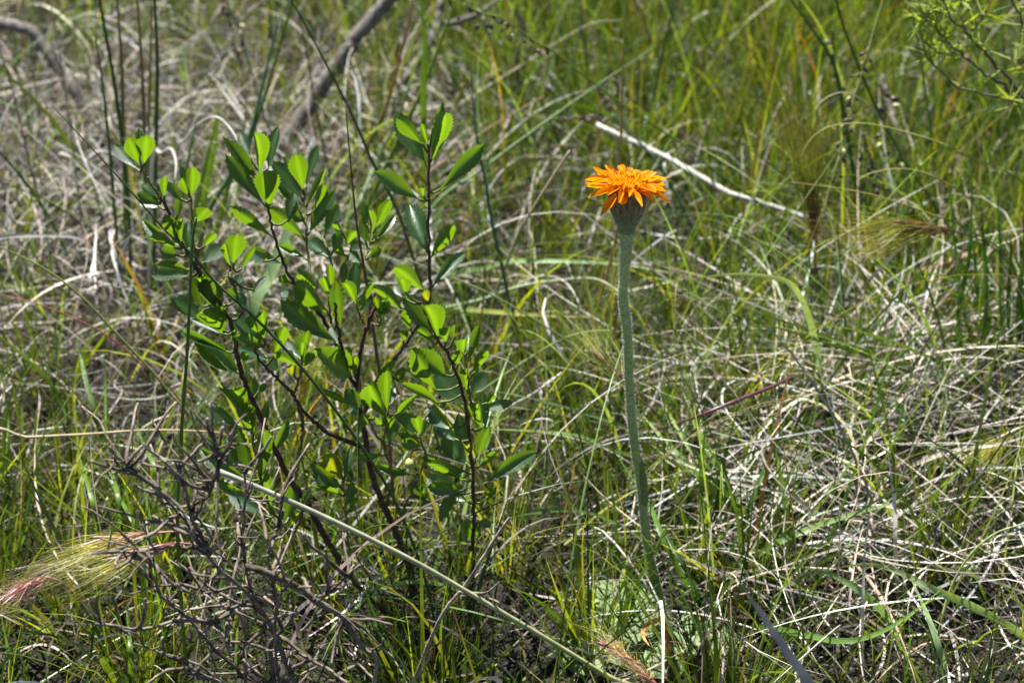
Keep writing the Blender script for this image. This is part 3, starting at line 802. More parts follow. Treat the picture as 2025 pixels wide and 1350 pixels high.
for k_ in range(250):
    pth = kpaths[rng.integers(len(kpaths))]
    i0 = rng.integers(6, len(pth) - 1)
    p0 = pth[i0]
    t0 = pth[i0] - pth[i0 - 1]
    t0 /= np.linalg.norm(t0)
    d0 = t0 * 0.5 + rng.normal(0, 0.75, 3) * np.array((1, 0.8, 0.8)) + np.array((0, 0, 0.12))
    d0 /= np.linalg.norm(d0)
    Lt = min(0.045, max(0.004, rng.gamma(1.6, 0.011)))
    q = [p0]
    for s_ in range(6):
        d0 = d0 + rng.normal(0, 0.13, 3)
        d0 /= np.linalg.norm(d0)
        q.append(q[-1] + d0 * Lt / 6)
    q = np.array(q)
    if q[:, 2].min() < 0.004:
        continue
    r0 = rng.uniform(0.0005, 0.0012)
    v_, f_, c_ = tube_geo(spline(q, 12) - bb, [r0, r0 * 0.55], 6, TW0, TW1, 0.2)
    obj('twig', mesh_np('twig', v_, f_, c_), 'wood', bush)

# ================================================================== LEAFY SHRUB
SB = PZ(893, 1296, 0.0)
shrub = empty('leafy_shrub', SB, 'leafy shrub with toothed glossy green leaves on dark branching stems', 'shrub')
STEMS = [  # pixel points from below, depth at start and end, widths px
    ([(905, 1310), (893, 1293), (847, 1243), (820, 1177), (807, 1117), (783, 1050), (753, 987), (730, 913), (718, 838), (708, 770), (714, 690), (728, 640), (745, 600)], 0.835, 0.87, 24, 9),
    ([(893, 1296), (833, 1253), (767, 1213), (717, 1167), (687, 1127), (643, 1063), (607, 993), (583, 960), (553, 908), (531, 859), (495, 780), (484, 753), (469, 709), (463, 653), (440, 610), (395, 540), (372, 500), (352, 470), (325, 400)], 0.84, 0.80, 20, 7),
    ([(880, 1290), (930, 1180), (935, 1080), (937, 1025), (934, 931), (926, 838), (914, 770), (889, 704), (868, 674), (845, 625), (835, 600)], 0.84, 0.81, 12, 6),
    ([(719, 820), (743, 755), (777, 713), (800, 680), (824, 648), (845, 600), (850, 560), (848, 480), (848, 356), (849, 303)], 0.855, 0.90, 12, 6),
    ([(708, 770), (690, 740), (677, 690), (668, 650), (662, 600)], 0.865, 0.84, 11, 6),
    ([(690, 740), (652, 650), (618, 604), (588, 567), (560, 517), (541, 464), (529, 415), (515, 340)], 0.865, 0.89, 11, 5),
    ([(660, 660), (632, 610), (611, 527), (605, 433), (602, 385)], 0.87, 0.92, 8, 5),
    ([(721, 885), (655, 859), (615, 827), (590, 800), (578, 778), (543, 743), (515, 715), (505, 690), (525, 680)], 0.85, 0.81, 12, 5),
    ([(580, 780), (590, 755), (597, 722), (600, 700)], 0.83, 0.82, 7, 4),
    ([(590, 800), (600, 840), (595, 880), (583, 950)], 0.83, 0.82, 9, 9),
    ([(607, 993), (580, 1050), (545, 1020), (520, 960), (505, 900), (498, 850), (490, 800)], 0.82, 0.79, 8, 5),
    ([(700, 1150), (690, 1080), (683, 1000), (679, 950)], 0.83, 0.81, 7, 4),
    ([(783, 1050), (800, 1000), (827, 944), (842, 900), (834, 876), (829, 850)], 0.845, 0.83, 9, 5),
    ([(765, 1000), (775, 940), (760, 880), (766, 830), (768, 800)], 0.845, 0.83, 8, 5),
    ([(760, 880), (740, 850), (720, 815), (712, 800)], 0.84, 0.84, 6, 4),
    ([(728, 640), (750, 640), (751, 615)], 0.87, 0.87, 6, 4),
    ([(750, 645), (725, 560), (715, 520), (690, 490), (683, 470)], 0.88, 0.92, 7, 4),
    ([(715, 520), (730, 490), (736, 460)], 0.9, 0.92, 6, 4),
    ([(655, 640), (650, 560), (655, 515), (640, 475), (620, 440)], 0.87, 0.92, 7, 4),
    ([(720, 640), (708, 615), (704, 600)], 0.87, 0.86, 6, 4),
    ([(395, 540), (382, 480), (380, 430), (378, 391), (370, 370)], 0.805, 0.80, 6, 4),
    ([(395, 545), (430, 560), (461, 530)], 0.805, 0.82, 5, 4),
    ([(325, 400), (300, 365), (283, 336), (276, 320)], 0.80, 0.80, 6, 4),
    ([(926, 838), (930, 790), (924, 740), (918, 700)], 0.825, 0.81, 6, 4),
]
stem_px, stem_w = [], []
for k_, (pts, a_, b_, w0, w1) in enumerate(STEMS):
    wp = world_path(pts, a_, b_)
    if k_ == 0:
        wp[0] = wp[0] * np.array((1, 1, 0)) + np.array((0, 0, -0.01))
    pth = spline(wp, max(30, 6 * len(pts)))
    pth[2:-1] += rng.normal(0, 0.00035, (len(pth) - 3, 3))
    dist = 0.95
    young = w0 < 10
    c0_ = (0.055, 0.035, 0.026) if not young else (0.12, 0.07, 0.04)
    c1_ = (0.10, 0.05, 0.04) if not young else (0.20, 0.22, 0.07)
    v_, f_, c_ = tube_geo(pth - SB, [0.85 * w0 / FPX * dist / 2, 0.85 * w1 / FPX * dist / 2], 9, c0_, c1_, 0.07)
    o = obj('stem', mesh_np('stem', v_, f_, c_), 'bark', shrub)
    qx, qy = project(pth[:, 0], pth[:, 1], pth[:, 2])
    stem_px.append(np.stack([qx, qy], -1))
    stem_w.append(pth)
SPX, SW = np.vstack(stem_px), np.vstack(stem_w)

LEAVES = """274 338 231 293 20 d|276 327 258 280 24 b|285 327 289 277 28 b|274 305 276 259 16 d|369 378 359 333 12 d|375 388 359 354 15 b|378 391 381 335 22 b
322 398 286 366 28 n|310 405 279 384 22 d|325 393 326 351 13 b|360 398 334 364 15 n|318 410 280 383 28 d|350 487 283 439 17 d|351 490 299 467 18 b|351 476 330 432 21 b|358 484 358 433 12 b
350 432 353 396 13 n|353 506 320 495 20 b|375 535 313 521 13 b|378 544 308 544 24 d|375 497 372 444 19 d|397 522 437 490 27 d|402 490 424 463 15 b|384 442 407 416 24 b|461 524 467 472 31 b|456 528 444 484 12 b
474 537 502 494 15 n|499 580 523 550 11 d|465 571 474 546 15 d|541 470 468 418 23 b|557 521 499 498 27 g|548 484 580 496 15 d|576 558 553 549 15 b|419 600 401 547 24 b
508 356 450 280 22 n|495 314 476 270 19 g|513 342 510 262 27 b|530 338 547 259 21 d|524 407 456 318 27 d|532 413 527 342 42 b|600 396 547 329 35 d|600 407 536 347 16 d|601 378 587 315 33 b|576 341 563 313 15 n
604 373 627 298 18 d|607 407 640 338 13 b|622 418 640 370 22 b|610 462 656 384 27 d|639 471 664 410 23 d|570 440 580 388 24 d|604 471 539 419 29 b|603 438 566 415 25 n|604 510 555 486 16 d|655 513 612 476 26 g
658 501 673 464 25 n|681 470 655 450 20 d|680 464 661 439 12 b|686 483 701 456 21 b|683 507 664 490 17 b|690 498 708 479 20 d|714 519 695 502 20 g|726 449 717 404 17 d|733 467 733 416 13 b|742 453 767 403 23 b
739 477 778 428 18 g|724 483 716 438 17 n|727 510 753 492 19 b|843 495 812 410 38 g|842 323 789 233 36 d|838 287 792 241 25 b|853 318 882 224 31 b|853 260 875 209 17 n|847 289 835 247 9 b|833 397 749 347 33 b
866 379 946 296 29 d|838 392 836 370 9 b|851 511 894 450 25 b|854 567 913 504 23 g|838 575 786 530 29 b|802 582 795 550 23 b|798 592 783 567 13 g|798 616 741 567 22 b
427 611 403 556 27 b|406 584 394 547 22 b|403 612 384 552 13 n|435 611 424 562 21 n|403 632 345 596 36 n|443 658 407 612 46 b|441 661 384 633 15 d|453 697 361 657 17 g|474 737 397 679 38 d|521 685 464 629 27 d
511 660 493 626 17 b|523 673 518 618 23 b|523 685 473 667 23 b|533 712 478 690 21 g|542 703 561 650 23 b|468 691 465 657 13 b|474 716 486 700 15 b|554 735 527 712 26 n|594 724 548 703 17 b|594 710 570 678 17 g
597 709 598 675 13 b|600 715 605 657 27 n|600 731 620 698 17 b|583 715 563 694 15 d|583 745 575 722 17 y|478 590 453 574 18 n|483 623 475 583 17 d|587 583 560 579 17 d
652 624 588 563 36 b|630 570 590 538 20 b|655 587 638 547 15 b|655 579 652 526 15 b|675 653 668 566 31 n|677 569 681 523 15 d|704 600 683 557 21 b|705 591 702 527 23 d|711 609 732 566 13 b|711 618 724 591 20 d
670 681 570 604 40 d|670 680 655 650 19 g|697 744 639 698 48 b|701 745 702 705 14 b|695 715 688 688 13 d|750 621 742 588 11 b|750 621 757 593 11 b|751 621 772 597 11 b|751 620 769 613 10 b|749 622 750 598 11 n
812 653 807 609 23 b|860 665 801 596 32 n|841 622 812 587 17 d|797 677 800 655 15 b|860 681 831 652 15 b|867 667 847 601 35 b|848 600 841 578 17 y|881 679 882 647 19 b|900 672 897 643 13 n|924 695 925 662 20 g|916 698 916 670 21 b
924 720 946 649 15 n|907 724 904 698 19 b|933 741 961 696 17 b|882 744 821 696 35 b|866 775 823 702 34 b|924 774 921 727 14 b|917 807 870 745 42 d|870 798 803 762 17 b|785 820 818 786 13 b|892 848 849 807 31 g|898 869 868 842 25 g
924 919 881 870 36 d|929 783 955 740 25 d|932 817 1006 798 18 d|954 848 941 793 23 b|960 850 958 784 15 d|962 800 978 781 12 b|938 915 966 851 27 n|927 904 921 873 19 y|920 880 908 826 25 n
831 860 822 824 19 b|824 860 787 820 31 n|834 861 849 821 13 d|830 866 790 858 14 n|835 882 796 875 21 b|834 876 809 867 12 g|768 850 772 824 23 b|767 878 785 839 18 d|764 824 727 760 36 b|766 813 763 739 25 b|770 803 778 769 13 g
733 769 776 720 15 b|784 754 797 730 17 n|791 757 807 751 14 y|711 807 633 770 12 b|715 807 687 773 27 n|722 806 718 775 15 b|710 821 695 806 18 g|735 816 713 842 26 n|739 822 757 843 15 d
478 823 443 770 21 n|489 809 462 769 29 b|502 859 483 803 29 b|477 846 421 810 23 d|502 809 504 753 17 d|507 778 524 761 12 d|517 853 527 798 13 n|535 902 567 838 18 d|495 930 471 853 37 n|473 922 421 874 31 b|515 943 524 853 27 n
518 952 530 870 14 d|486 947 400 894 28 d|489 956 440 924 24 g|495 983 433 952 20 n|530 1021 464 984 27 g|536 1013 526 947 27 b|560 1050 582 950 31 d
679 950 646 906 35 y|676 964 619 924 27 n|681 946 692 890 16 d|662 910 647 894 12 n|668 912 664 896 12 n|677 979 625 962 10 b|686 998 696 956 16 d|756 898 709 905 15 b|821 938 752 923 18 d|932 970 856 962 27 d|924 933 844 909 21 n
921 950 853 915 23 b|944 961 1050 898 28 g|947 925 982 893 12 b|958 990 979 964 12 n|927 993 852 949 40 g|905 975 873 1021 22 n|847 992 812 961 26 n|847 986 834 955 13 b|860 990 831 998 16 n|936 1029 926 1060 34 d|940 1033 967 1035 17 n
470 571 453 585 12 d|520 520 530 500 10 b|690 1010 700 985 10 b|575 1040 590 1010 14 b|596 1000 612 970 12 n"""


def leaf_mesh(name, teeth, curl, cup, wide):
    """leaf of length 1 along +Y, half width 0.5 at x, upper face +Z"""
    ns, nc = 23, 2
    vs, cs = [], []
    t = np.linspace(0, 1, ns)
    prof = np.sin(np.pi * np.clip(t, 0, 1) ** wide) ** 0.85
    prof = np.maximum(prof, 0.07 * (1 - t) + 0.0)
    prof[0] = 0.06
    rngl = np.random.default_rng(hash(name) % 1000 + teeth)
    for i, tt in enumerate(t):
        for s_ in (-1, -0.5, 0, 0.5, 1):
            hw = 0.5 * prof[i]
            if abs(s_) == 1 and tt > 0.36 and i < ns - 1:
                hw *= (1.08 if i % 2 == 0 else 0.92) + 0.02 * rngl.normal()
            x = s_ * hw
            y = tt + (0.03 if (abs(s_) == 1 and i % 2 == 0 and tt > 0.36) else 0.0)
            z = cup * (abs(s_) ** 1.4) * prof[i] * 0.5 - curl * (tt - 0.3) ** 2 + 0.012 * math.sin(9 * tt + 2 * s_ + teeth) * abs(s_)
            vs.append((x, y, z))
            rib = 1.5 if s_ == 0 else 1.0
            edge = 1.15 if abs(s_) == 1 else 1.0
            cs.append(np.array((0.019, 0.053, 0.012)) * rib * edge)
    f_ = []
    for i in range(ns - 1):
        for j in range(4):
            a_ = i * 5 + j
            f_.append((a_, a_ + 1, a_ + 6, a_ + 5))
    return np.array(vs), np.array(f_), np.array(cs)


LV = {}
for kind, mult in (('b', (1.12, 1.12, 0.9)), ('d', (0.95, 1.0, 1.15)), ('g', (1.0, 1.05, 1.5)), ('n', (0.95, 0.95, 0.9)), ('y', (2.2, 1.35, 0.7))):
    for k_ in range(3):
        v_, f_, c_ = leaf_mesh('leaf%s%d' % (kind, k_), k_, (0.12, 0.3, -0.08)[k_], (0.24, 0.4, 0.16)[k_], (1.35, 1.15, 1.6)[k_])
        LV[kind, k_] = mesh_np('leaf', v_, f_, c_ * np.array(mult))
        LV[kind, k_].materials.append(M['leaf'])

for rec in LEAVES.replace('\n', '|').split('|'):
    bx, by, tx, ty, wpx, kd = rec.split()
    bx, by, tx, ty, wpx = map(float, (bx, by, tx, ty, wpx))
    dd = np.hypot(SPX[:, 0] - bx, SPX[:, 1] - by)
    i0 = int(np.argmin(dd))
    Yb = SW[i0, 1]
    Lpx = math.hypot(tx - bx, ty - by)
    lw = Lpx / FPX * 0.95
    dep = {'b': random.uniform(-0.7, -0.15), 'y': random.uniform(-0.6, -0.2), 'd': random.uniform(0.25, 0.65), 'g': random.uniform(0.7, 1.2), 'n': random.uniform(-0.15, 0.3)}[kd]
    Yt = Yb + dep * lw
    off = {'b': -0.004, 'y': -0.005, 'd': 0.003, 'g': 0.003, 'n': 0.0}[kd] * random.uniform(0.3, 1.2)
    B = PY(bx, by, Yb + off * 0.5)
    T = PY(tx, ty, Yt + off)
    ax = T - B
    ln = np.linalg.norm(ax)
    ay = ax / ln
    view = (B + T) / 2 - np.array((0, 0, CAM_H))
    view /= np.linalg.norm(view)
    xw = np.cross(ay, view)
    xw /= np.linalg.norm(xw)
    zz = np.cross(xw, ay)
    # upper face: towards the stem axis / upward
    roll = {'b': random.uniform(-0.45, 0.45), 'y': random.uniform(-0.4, 0.4), 'd': random.uniform(-0.5, 0.5), 'g': random.uniform(-0.3, 0.3), 'n': random.uniform(-0.8, 0.8)}[kd]
    x2 = xw * math.cos(roll) + zz * math.sin(roll)
    z2 = np.cross(x2, ay)
    if z2[2] < 0:
        x2, z2 = -x2, -z2
    wid = wpx / FPX * 0.95 * 1.24
    ln *= 1.06
    ln *= 1.06
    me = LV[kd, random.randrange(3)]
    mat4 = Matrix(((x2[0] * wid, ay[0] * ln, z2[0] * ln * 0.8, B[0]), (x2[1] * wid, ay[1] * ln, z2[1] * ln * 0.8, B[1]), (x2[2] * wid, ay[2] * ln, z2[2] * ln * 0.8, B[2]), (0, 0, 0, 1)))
    o = bpy.data.objects.new('leaf', me)
    col.objects.link(o)
    o.parent = shrub
    o.matrix_parent_inverse = Matrix.Translation(-Vector(SB))
    o.matrix_basis = mat4
    if dd[i0] > 3:
        S = SW[i0]
        q = spline([S, (S + B) / 2 + np.array((0, 0, -0.001)), B + ay * 0.002], 6)
        v_, f_, c_ = tube_geo(q - SB, [0.0008, 0.0006], 6, (0.12, 0.10, 0.04), (0.10, 0.16, 0.03))
        obj('leaf_stalk', mesh_np('leaf_stalk', v_, f_, c_), 'stem', shrub)
# toothed young buds at shoot tips
# round green berry among the stems
def lathe(prof, seg, c):
    """prof list of (r, z)"""
    a_ = np.linspace(0, 2 * np.pi, seg, endpoint=False)
    v_ = np.array([(r * math.cos(t), r * math.sin(t), z) for r, z in prof for t in a_])
    f_ = []
    for i in range(len(prof) - 1):
        for j in range(seg):
            j2 = (j + 1) % seg
            f_.append((i * seg + j, i * seg + j2, (i + 1) * seg + j2, (i + 1) * seg + j))
    cc = np.repeat(np.array([c(i / (len(prof) - 1)) for i in range(len(prof))]), seg, axis=0)
    return v_, np.array(f_), cc


bp = PY(812, 916, 0.83)
rb = 12 / FPX * 0.95
v_, f_, c_ = lathe([(rb * math.sin(t) + 1e-5, -rb * math.cos(t)) for t in np.linspace(0, np.pi, 11)], 16, lambda t: np.array((0.42, 0.44, 0.13)) if t < 0.93 else np.array((0.12, 0.08, 0.04)))
o = obj('berry', mesh_np('berry', v_ + bp - SB, f_, c_), 'berry', shrub)
o['label'] = 'round pale green berry hanging among the stems'
q = spline([bp + np.array((0, 0, rb)), bp + np.array((0.001, 0.002, rb + 0.004)), SW[int(np.argmin(np.hypot(SPX[:, 0] - 834, SPX[:, 1] - 890)))]], 8)
v_, f_, c_ = tube_geo(q - SB, [0.0006, 0.0006], 6, BROWN, BROWN)
obj('berry_stalk', mesh_np('berry_stalk', v_, f_, c_), 'bark', shrub)

# ================================================================== ORANGE FLOWER
FY = 0.83
fp = [(1330, 1318), (1325, 1296), (1306, 1190), (1281, 1080), (1266, 950), (1251, 850), (1244, 750), (1240, 650), (1232, 590), (1234, 545), (1238, 500), (1240, 445)]
wf = world_path(fp, FY, FY)
wf = root_to_ground(wf)
flower = empty('orange_flower', wf[0], 'single orange daisy like flower on a tall felted grey green stalk', 'flower')
FB = wf[0].copy()
path = spline(wf, 90)
hw_px = np.interp(np.linspace(0, 1, 90), [0, 0.12, 0.35, 0.6, 0.85, 0.95, 1], [10.5, 10, 9.6, 9.4, 10, 12, 17])
fd = 0.92
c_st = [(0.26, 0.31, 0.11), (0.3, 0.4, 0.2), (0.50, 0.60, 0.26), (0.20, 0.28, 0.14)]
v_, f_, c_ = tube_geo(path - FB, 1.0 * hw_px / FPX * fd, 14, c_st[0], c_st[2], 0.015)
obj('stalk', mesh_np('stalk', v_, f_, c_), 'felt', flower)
top = path[-1]
HEAD = PY(1241, 372, FY)                         # rim of the flower cup
axis = HEAD - top
hl = np.linalg.norm(axis)
axis /= hl
e1 = np.cross(axis, (0, 1, 0)); e1 /= np.linalg.norm(e1)
e2 = np.cross(axis, e1)
HM = np.stack([e1, e2, axis], 1)                 # local head frame -> world
PX = fd / FPX


def head(v):
    return v @ HM.T + top - FB


prof = [(16.5, -14), (17.5, -4), (21, 6), (26, 17), (31, 32), (34, 48), (34.5, 72), (30, 80), (20, 82), (3, 82)]
v_, f_, c_ = lathe([(r * PX, z * PX * 1.0) for r, z in prof], 22, lambda t: np.array((0.30, 0.36, 0.15)) * (1 - 0.4 * t))
obj('flower_cup', mesh_np('flower_cup', head(v_), f_, c_), 'felt', flower)
# bracts: narrow pointed scales in three rows, olive with brown purple tips
bn = 7
tb = np.linspace(0, 1, bn)
def cup_r(z):
    return np.interp(z, [p_[1] for p_ in prof], [p_[0] for p_ in prof])
for row, (z0_, z1_, cnt, lift) in enumerate(((4, 60, 15, 1.2), (14, 80, 17, 2.2), (26, 92, 18, 3.2))):
    for k_ in range(cnt):
        a_ = 2 * math.pi * (k_ + 0.33 * row + 0.15 * random.random()) / cnt
        zz_ = np.linspace(z0_, z1_ + random.uniform(-5, 4), bn)
        rr_ = cup_r(np.minimum(zz_, 70)) + lift * np.sin(np.pi * tb * 0.6) + 0.8
        wv_ = 4.6 * np.sin(np.pi * (0.12 + 0.86 * tb)) ** 0.8
        vs = []
        for z_, r_, w_ in zip(zz_, rr_, wv_):
            for s_ in (-1, 0, 1):
                aa = a_ + s_ * w_ / r_
                rr2 = r_ + (0.9 if s_ == 0 else 0)
                vs.append((rr2 * math.cos(aa) * PX, rr2 * math.sin(aa) * PX, z_ * PX))
        fs = [(i * 3 + j, i * 3 + j + 1, i * 3 + j + 4, i * 3 + j + 3) for i in range(bn - 1) for j in range(2)]
        cc = np.repeat(lerpcol((0.34, 0.40, 0.17), (0.17, 0.085, 0.06), tb ** 0.8), 3, axis=0)
        obj('bract', mesh_np('bract', head(np.array(vs)), np.array(fs), cc), 'felt', flower)


# ray petals
def petal_mesh(k):
    ns = 7
    t = np.linspace(0, 1, ns)
    hw = 0.5 * np.array((0.35, 0.55, 0.8, 0.98, 1.0, 0.78, 0.22))
    vs, cs = [], []
    for i in range(ns):
        for s_ in (-1, -0.45, 0, 0.45, 1):
            y = t[i] + (0.045 * (abs(s_) < 0.3) if i == ns - 1 else 0) - (0.04 if (i == ns - 1 and abs(s_) == 0.45) else 0)
            z = (0.20, 0.32, 0.1)[k % 3] * (abs(s_) ** 1.3) * hw[i] * 1.3 - (0.25, 0.1, -0.15)[k % 3] * t[i] ** 2
            vs.append((s_ * hw[i], y, z))
            cs.append(np.array((0.88, 0.265, 0.002)) * (1 - 0.13 * (abs(s_) == 0.45)) * (0.88 + 0.12 * t[i]) + np.array((0.02, 0.09, 0.0)) * t[i])
    fs = [(i * 5 + j, i * 5 + j + 1, i * 5 + j + 6, i * 5 + j + 5) for i in range(ns - 1) for j in range(4)]
    me_ = mesh_np('petal', np.array(vs), np.array(fs), np.array(cs))
    me_.materials.append(M['petal'])
    return me_


PM = [petal_mesh(k_) for k_ in range(3)]
Zr = 84 * PX


def place_local(me, name, o_, yv, zv, L, W, T=None):
    yv = np.asarray(yv, float); yv /= np.linalg.norm(yv)
    xv = np.cross(yv, zv); xv /= np.linalg.norm(xv)
    zv = np.cross(xv, yv)
    Mx = np.stack([xv * W, yv * L, zv * (T or L)], 1)
    Mw = HM @ Mx
    p_ = HM @ np.asarray(o_, float) + top - FB
    ob = bpy.data.objects.new(name, me)
    col.objects.link(ob)
    ob.parent = flower
    ob.matrix_basis = Matrix(((*Mw[0], p_[0]), (*Mw[1], p_[1]), (*Mw[2], p_[2]), (0, 0, 0, 1)))
    return ob


random.seed(5)
for row, (cnt, r0_, elv, Lp, zoff) in enumerate(((17, 28, 0.0, 58, 0), (17, 26, 0.14, 56, 4), (14, 24, 0.30, 42, 6), (7, 21, 0.62, 30, 6))):
    for k_ in range(cnt):
        a_ = 2 * math.pi * (k_ + 0.4 * row + random.uniform(-0.22, 0.22)) / cnt
        el = elv + random.uniform(-0.28, 0.22)
        if row == 0 and random.random() < 0.2:
            el -= 0.45
        rad_ = np.array((math.cos(a_), math.sin(a_), 0))
        tw = random.uniform(-0.55, 0.55)
        dirv = rad_ * math.cos(el) + np.array((0, 0, math.sin(el))) + np.array((-math.sin(a_), math.cos(a_), 0)) * tw * 0.5
        up_ = -rad_ * math.sin(el) + np.array((0, 0, math.cos(el))) + np.array((-math.sin(a_), math.cos(a_), 0)) * random.uniform(-0.5, 0.5)
        place_local(PM[random.randrange(3)], 'petal', rad_ * r0_ * PX + np.array((0, 0, Zr + zoff * PX)), dirv, up_, Lp * PX * random.uniform(0.82, 1.08), random.uniform(10, 16) * PX)


# disc florets: small open tubes with flared lobes
def floret():
    prof_ = [(0.12, 0), (0.16, 0.55), (0.22, 0.8)]
    v1, f1, c1_ = lathe(prof_, 5, lambda t: np.array((0.86, 0.26, 0.003)) + np.array((0.06, 0.16, 0.01)) * t)
    vs, fs, cs = list(v1), [tuple(x) for x in f1], list(c1_)
    for k in range(5):
        a0, a1 = 2 * math.pi * k / 5, 2 * math.pi * (k + 1) / 5
        am = (a0 + a1) / 2
        i0_ = 10 + k
        i1_ = 10 + (k + 1) % 5
        n0 = len(vs)
        vs += [(0.46 * math.cos(am + 0.12), 0.46 * math.sin(am + 0.12), 0.98), (0.46 * math.cos(am - 0.12), 0.46 * math.sin(am - 0.12), 0.98)]
        cs += [np.array((0.92, 0.42, 0.02))] * 2
        fs.append((i0_, i1_, n0, n0 + 1))
    me_ = mesh_np('floret', np.array(vs), np.array(fs), np.array(cs))
    me_.materials.append(M['petal'])
    return me_


FM = floret()
for k_ in range(90):
    r_ = 31 * math.sqrt((k_ + 0.5) / 90)
    a_ = k_ * 2.39996
    o_ = np.array((r_ * math.cos(a_), r_ * math.sin(a_), 82)) * PX
    ln_ = (22 + 5 * (1 - r_ / 31) + random.uniform(-5, 9)) * PX
    dv = np.array((math.cos(a_) * 0.5 * r_ / 24 + random.uniform(-0.2, 0.2), math.sin(a_) * 0.5 * r_ / 24 + random.uniform(-0.2, 0.2), 1.0))
    dv /= np.linalg.norm(dv)
    xv = np.cross(dv, (0.3, 1, 0.1)); xv /= np.linalg.norm(xv)
    yv = np.cross(dv, xv)
    Mx = HM @ np.stack([xv * 11 * PX, yv * 11 * PX, dv * ln_], 1)
    p_ = HM @ o_ + top - FB
    ob = bpy.data.objects.new('floret', FM)
    col.objects.link(ob)
    ob.parent = flower
    ob.matrix_basis = Matrix(((*Mx[0], p_[0]), (*Mx[1], p_[1]), (*Mx[2], p_[2]), (0, 0, 0, 1)))

# felt hairs on stalk and cup
NH = 6500
ti = rng.uniform(0.04, 1, NH) * 88
i0_ = ti.astype(int)
fr = (ti - i0_)[:, None]
pc = path[i0_] * (1 - fr) + path[i0_ + 1] * fr
rad_h = np.interp(ti / 89, np.linspace(0, 1, 90), 1.0 * hw_px) / FPX * fd
an = rng.uniform(0, 2 * np.pi, NH)
od = np.stack([np.cos(an), np.sin(an), np.zeros(NH)], -1)
hb = pc + od * rad_h[:, None] * 0.97
hd = od * rng.uniform(0.5, 1.2, (NH, 1)) + rng.normal(0, 0.5, (NH, 3)) + np.array((0, 0, 0.3))
hb2 = []
NC = 1300
zc = rng.uniform(0, 80, NC)
ac = rng.uniform(0, 2 * np.pi, NC)
rc = np.interp(zc, [p_[1] for p_ in prof][:7], [p_[0] for p_ in prof][:7]) + 2.2
cb = np.stack([rc * np.cos(ac) * PX, rc * np.sin(ac) * PX, zc * PX], -1) @ HM.T + top
cdv = np.stack([np.cos(ac), np.sin(ac), np.full(NC, 0.9)], -1) @ HM.T + rng.normal(0, 0.3, (NC, 3))
hb = np.vstack([hb, cb])
hd = np.vstack([hd, cdv])
hd /= np.linalg.norm(hd, axis=1)[:, None]
K = len(hb)
Lh = np.concatenate([rng.uniform(0.0006, 0.0019, NH), rng.uniform(0.001, 0.0028, NC)])[:, None]
side = np.cross(hd, rng.normal(size=(K, 3)))
side /= np.linalg.norm(side, axis=1)[:, None]
wh = 0.00007
hv = np.stack([hb + side * wh, hb - side * wh, hb + hd * Lh - side * wh * 0.3, hb + hd * Lh + side * wh * 0.3], 1).reshape(-1, 3) - FB
hf = np.arange(K * 4).reshape(-1, 4)
o = obj('hairs', mesh_np('hairs', hv, hf, np.full((len(hv), 3), 0.72)), 'hair', flower)
o['kind'] = 'stuff'


# stalk scales and basal leaves
def strap_leaf(b_, t_, width, cb_, ct_, roll, parent, name, mt='felt', bow=0.0):
    mid = (b_ + t_) / 2 + np.array((0, -bow, 0))
    pth = spline([b_, mid, t_], 10)
    v1, f1, c1_ = ribbon_geo(pth, width, cb_, ct_, roll=roll, fold=-0.5, tipfrac=0.5, basew=0.8)
    return obj(name, mesh_np(name, v1 - FB, f1, c1_), mt, parent)


strap_leaf(PY(1272, 1000, FY - 0.004), PY(1268, 905, FY - 0.006), 22 * PX, (0.2, 0.26, 0.1), (0.14, 0.2, 0.1), 0.7, flower, 'stalk_leaf')
strap_leaf(PY(1302, 1165, FY - 0.004), PY(1274, 1085, FY - 0.007), 26 * PX, (0.2, 0.26, 0.08), (0.26, 0.32, 0.1), -0.3, flower, 'stalk_leaf')


def basal_leaf(cx, cy, hx, hy, ang, h, seed):
    """broad quilted leaf lying on the ground, centre and half sizes in photo pixels"""
    rr = np.random.default_rng(seed)
    nu, nv_ = 40, 26
    C = PZ(cx, cy, h)
    sx = hx / FPX * np.linalg.norm(C - np.array((0, 0, CAM_H)))
    sy = hy / FPX * np.linalg.norm(C - np.array((0, 0, CAM_H))) / 0.64
    u = np.linspace(-1, 1, nu)
    v1 = np.linspace(-1, 1, nv_)
    U, V = np.meshgrid(u, v1, indexing='ij')
    wv = np.sqrt(np.clip(1 - U ** 2, 0, 1)) * (1 - 0.25 * U)
    Xl, Yl = U * sx, V * wv * sy
    cells = rr.uniform(-1, 1, (90, 2))
    d = np.sqrt((U[..., None] - cells[:, 0]) ** 2 + ((V * wv)[..., None] - cells[:, 1]) ** 2)
    d.sort(axis=-1)
    q_ = np.clip((d[..., 1] - d[..., 0]) / 0.16, 0, 1)
    Zl = 0.0030 * np.sqrt(q_) + 0.006 * (1 - U ** 2) - 0.004 * V ** 2 - 0.0025 * np.exp(-(V / 0.06) ** 2)
    ca, sa = math.cos(ang), math.sin(ang)
    P_ = np.stack([C[0] + Xl * ca - Yl * sa, C[1] + Xl * sa + Yl * ca, h + Zl], -1).reshape(-1, 3)
    P_[:, 2] = np.maximum(P_[:, 2], gz(P_[:, 0], P_[:, 1]) + 0.003)
    ii_ = np.arange(nu - 1)[:, None] * nv_ + np.arange(nv_ - 1)[None, :]
    f1 = np.stack([ii_, ii_ + nv_, ii_ + nv_ + 1, ii_ + 1], -1).reshape(-1, 4)
    cc = np.array((0.19, 0.28, 0.11)) * (0.72 + 0.4 * q_.reshape(-1, 1)) + np.array((0.05, 0.05, 0.02)) * rr.random((len(P_), 1))
    return obj('basal_leaf', mesh_np('basal_leaf', P_ - FB, f1, cc), 'quilt', flower)


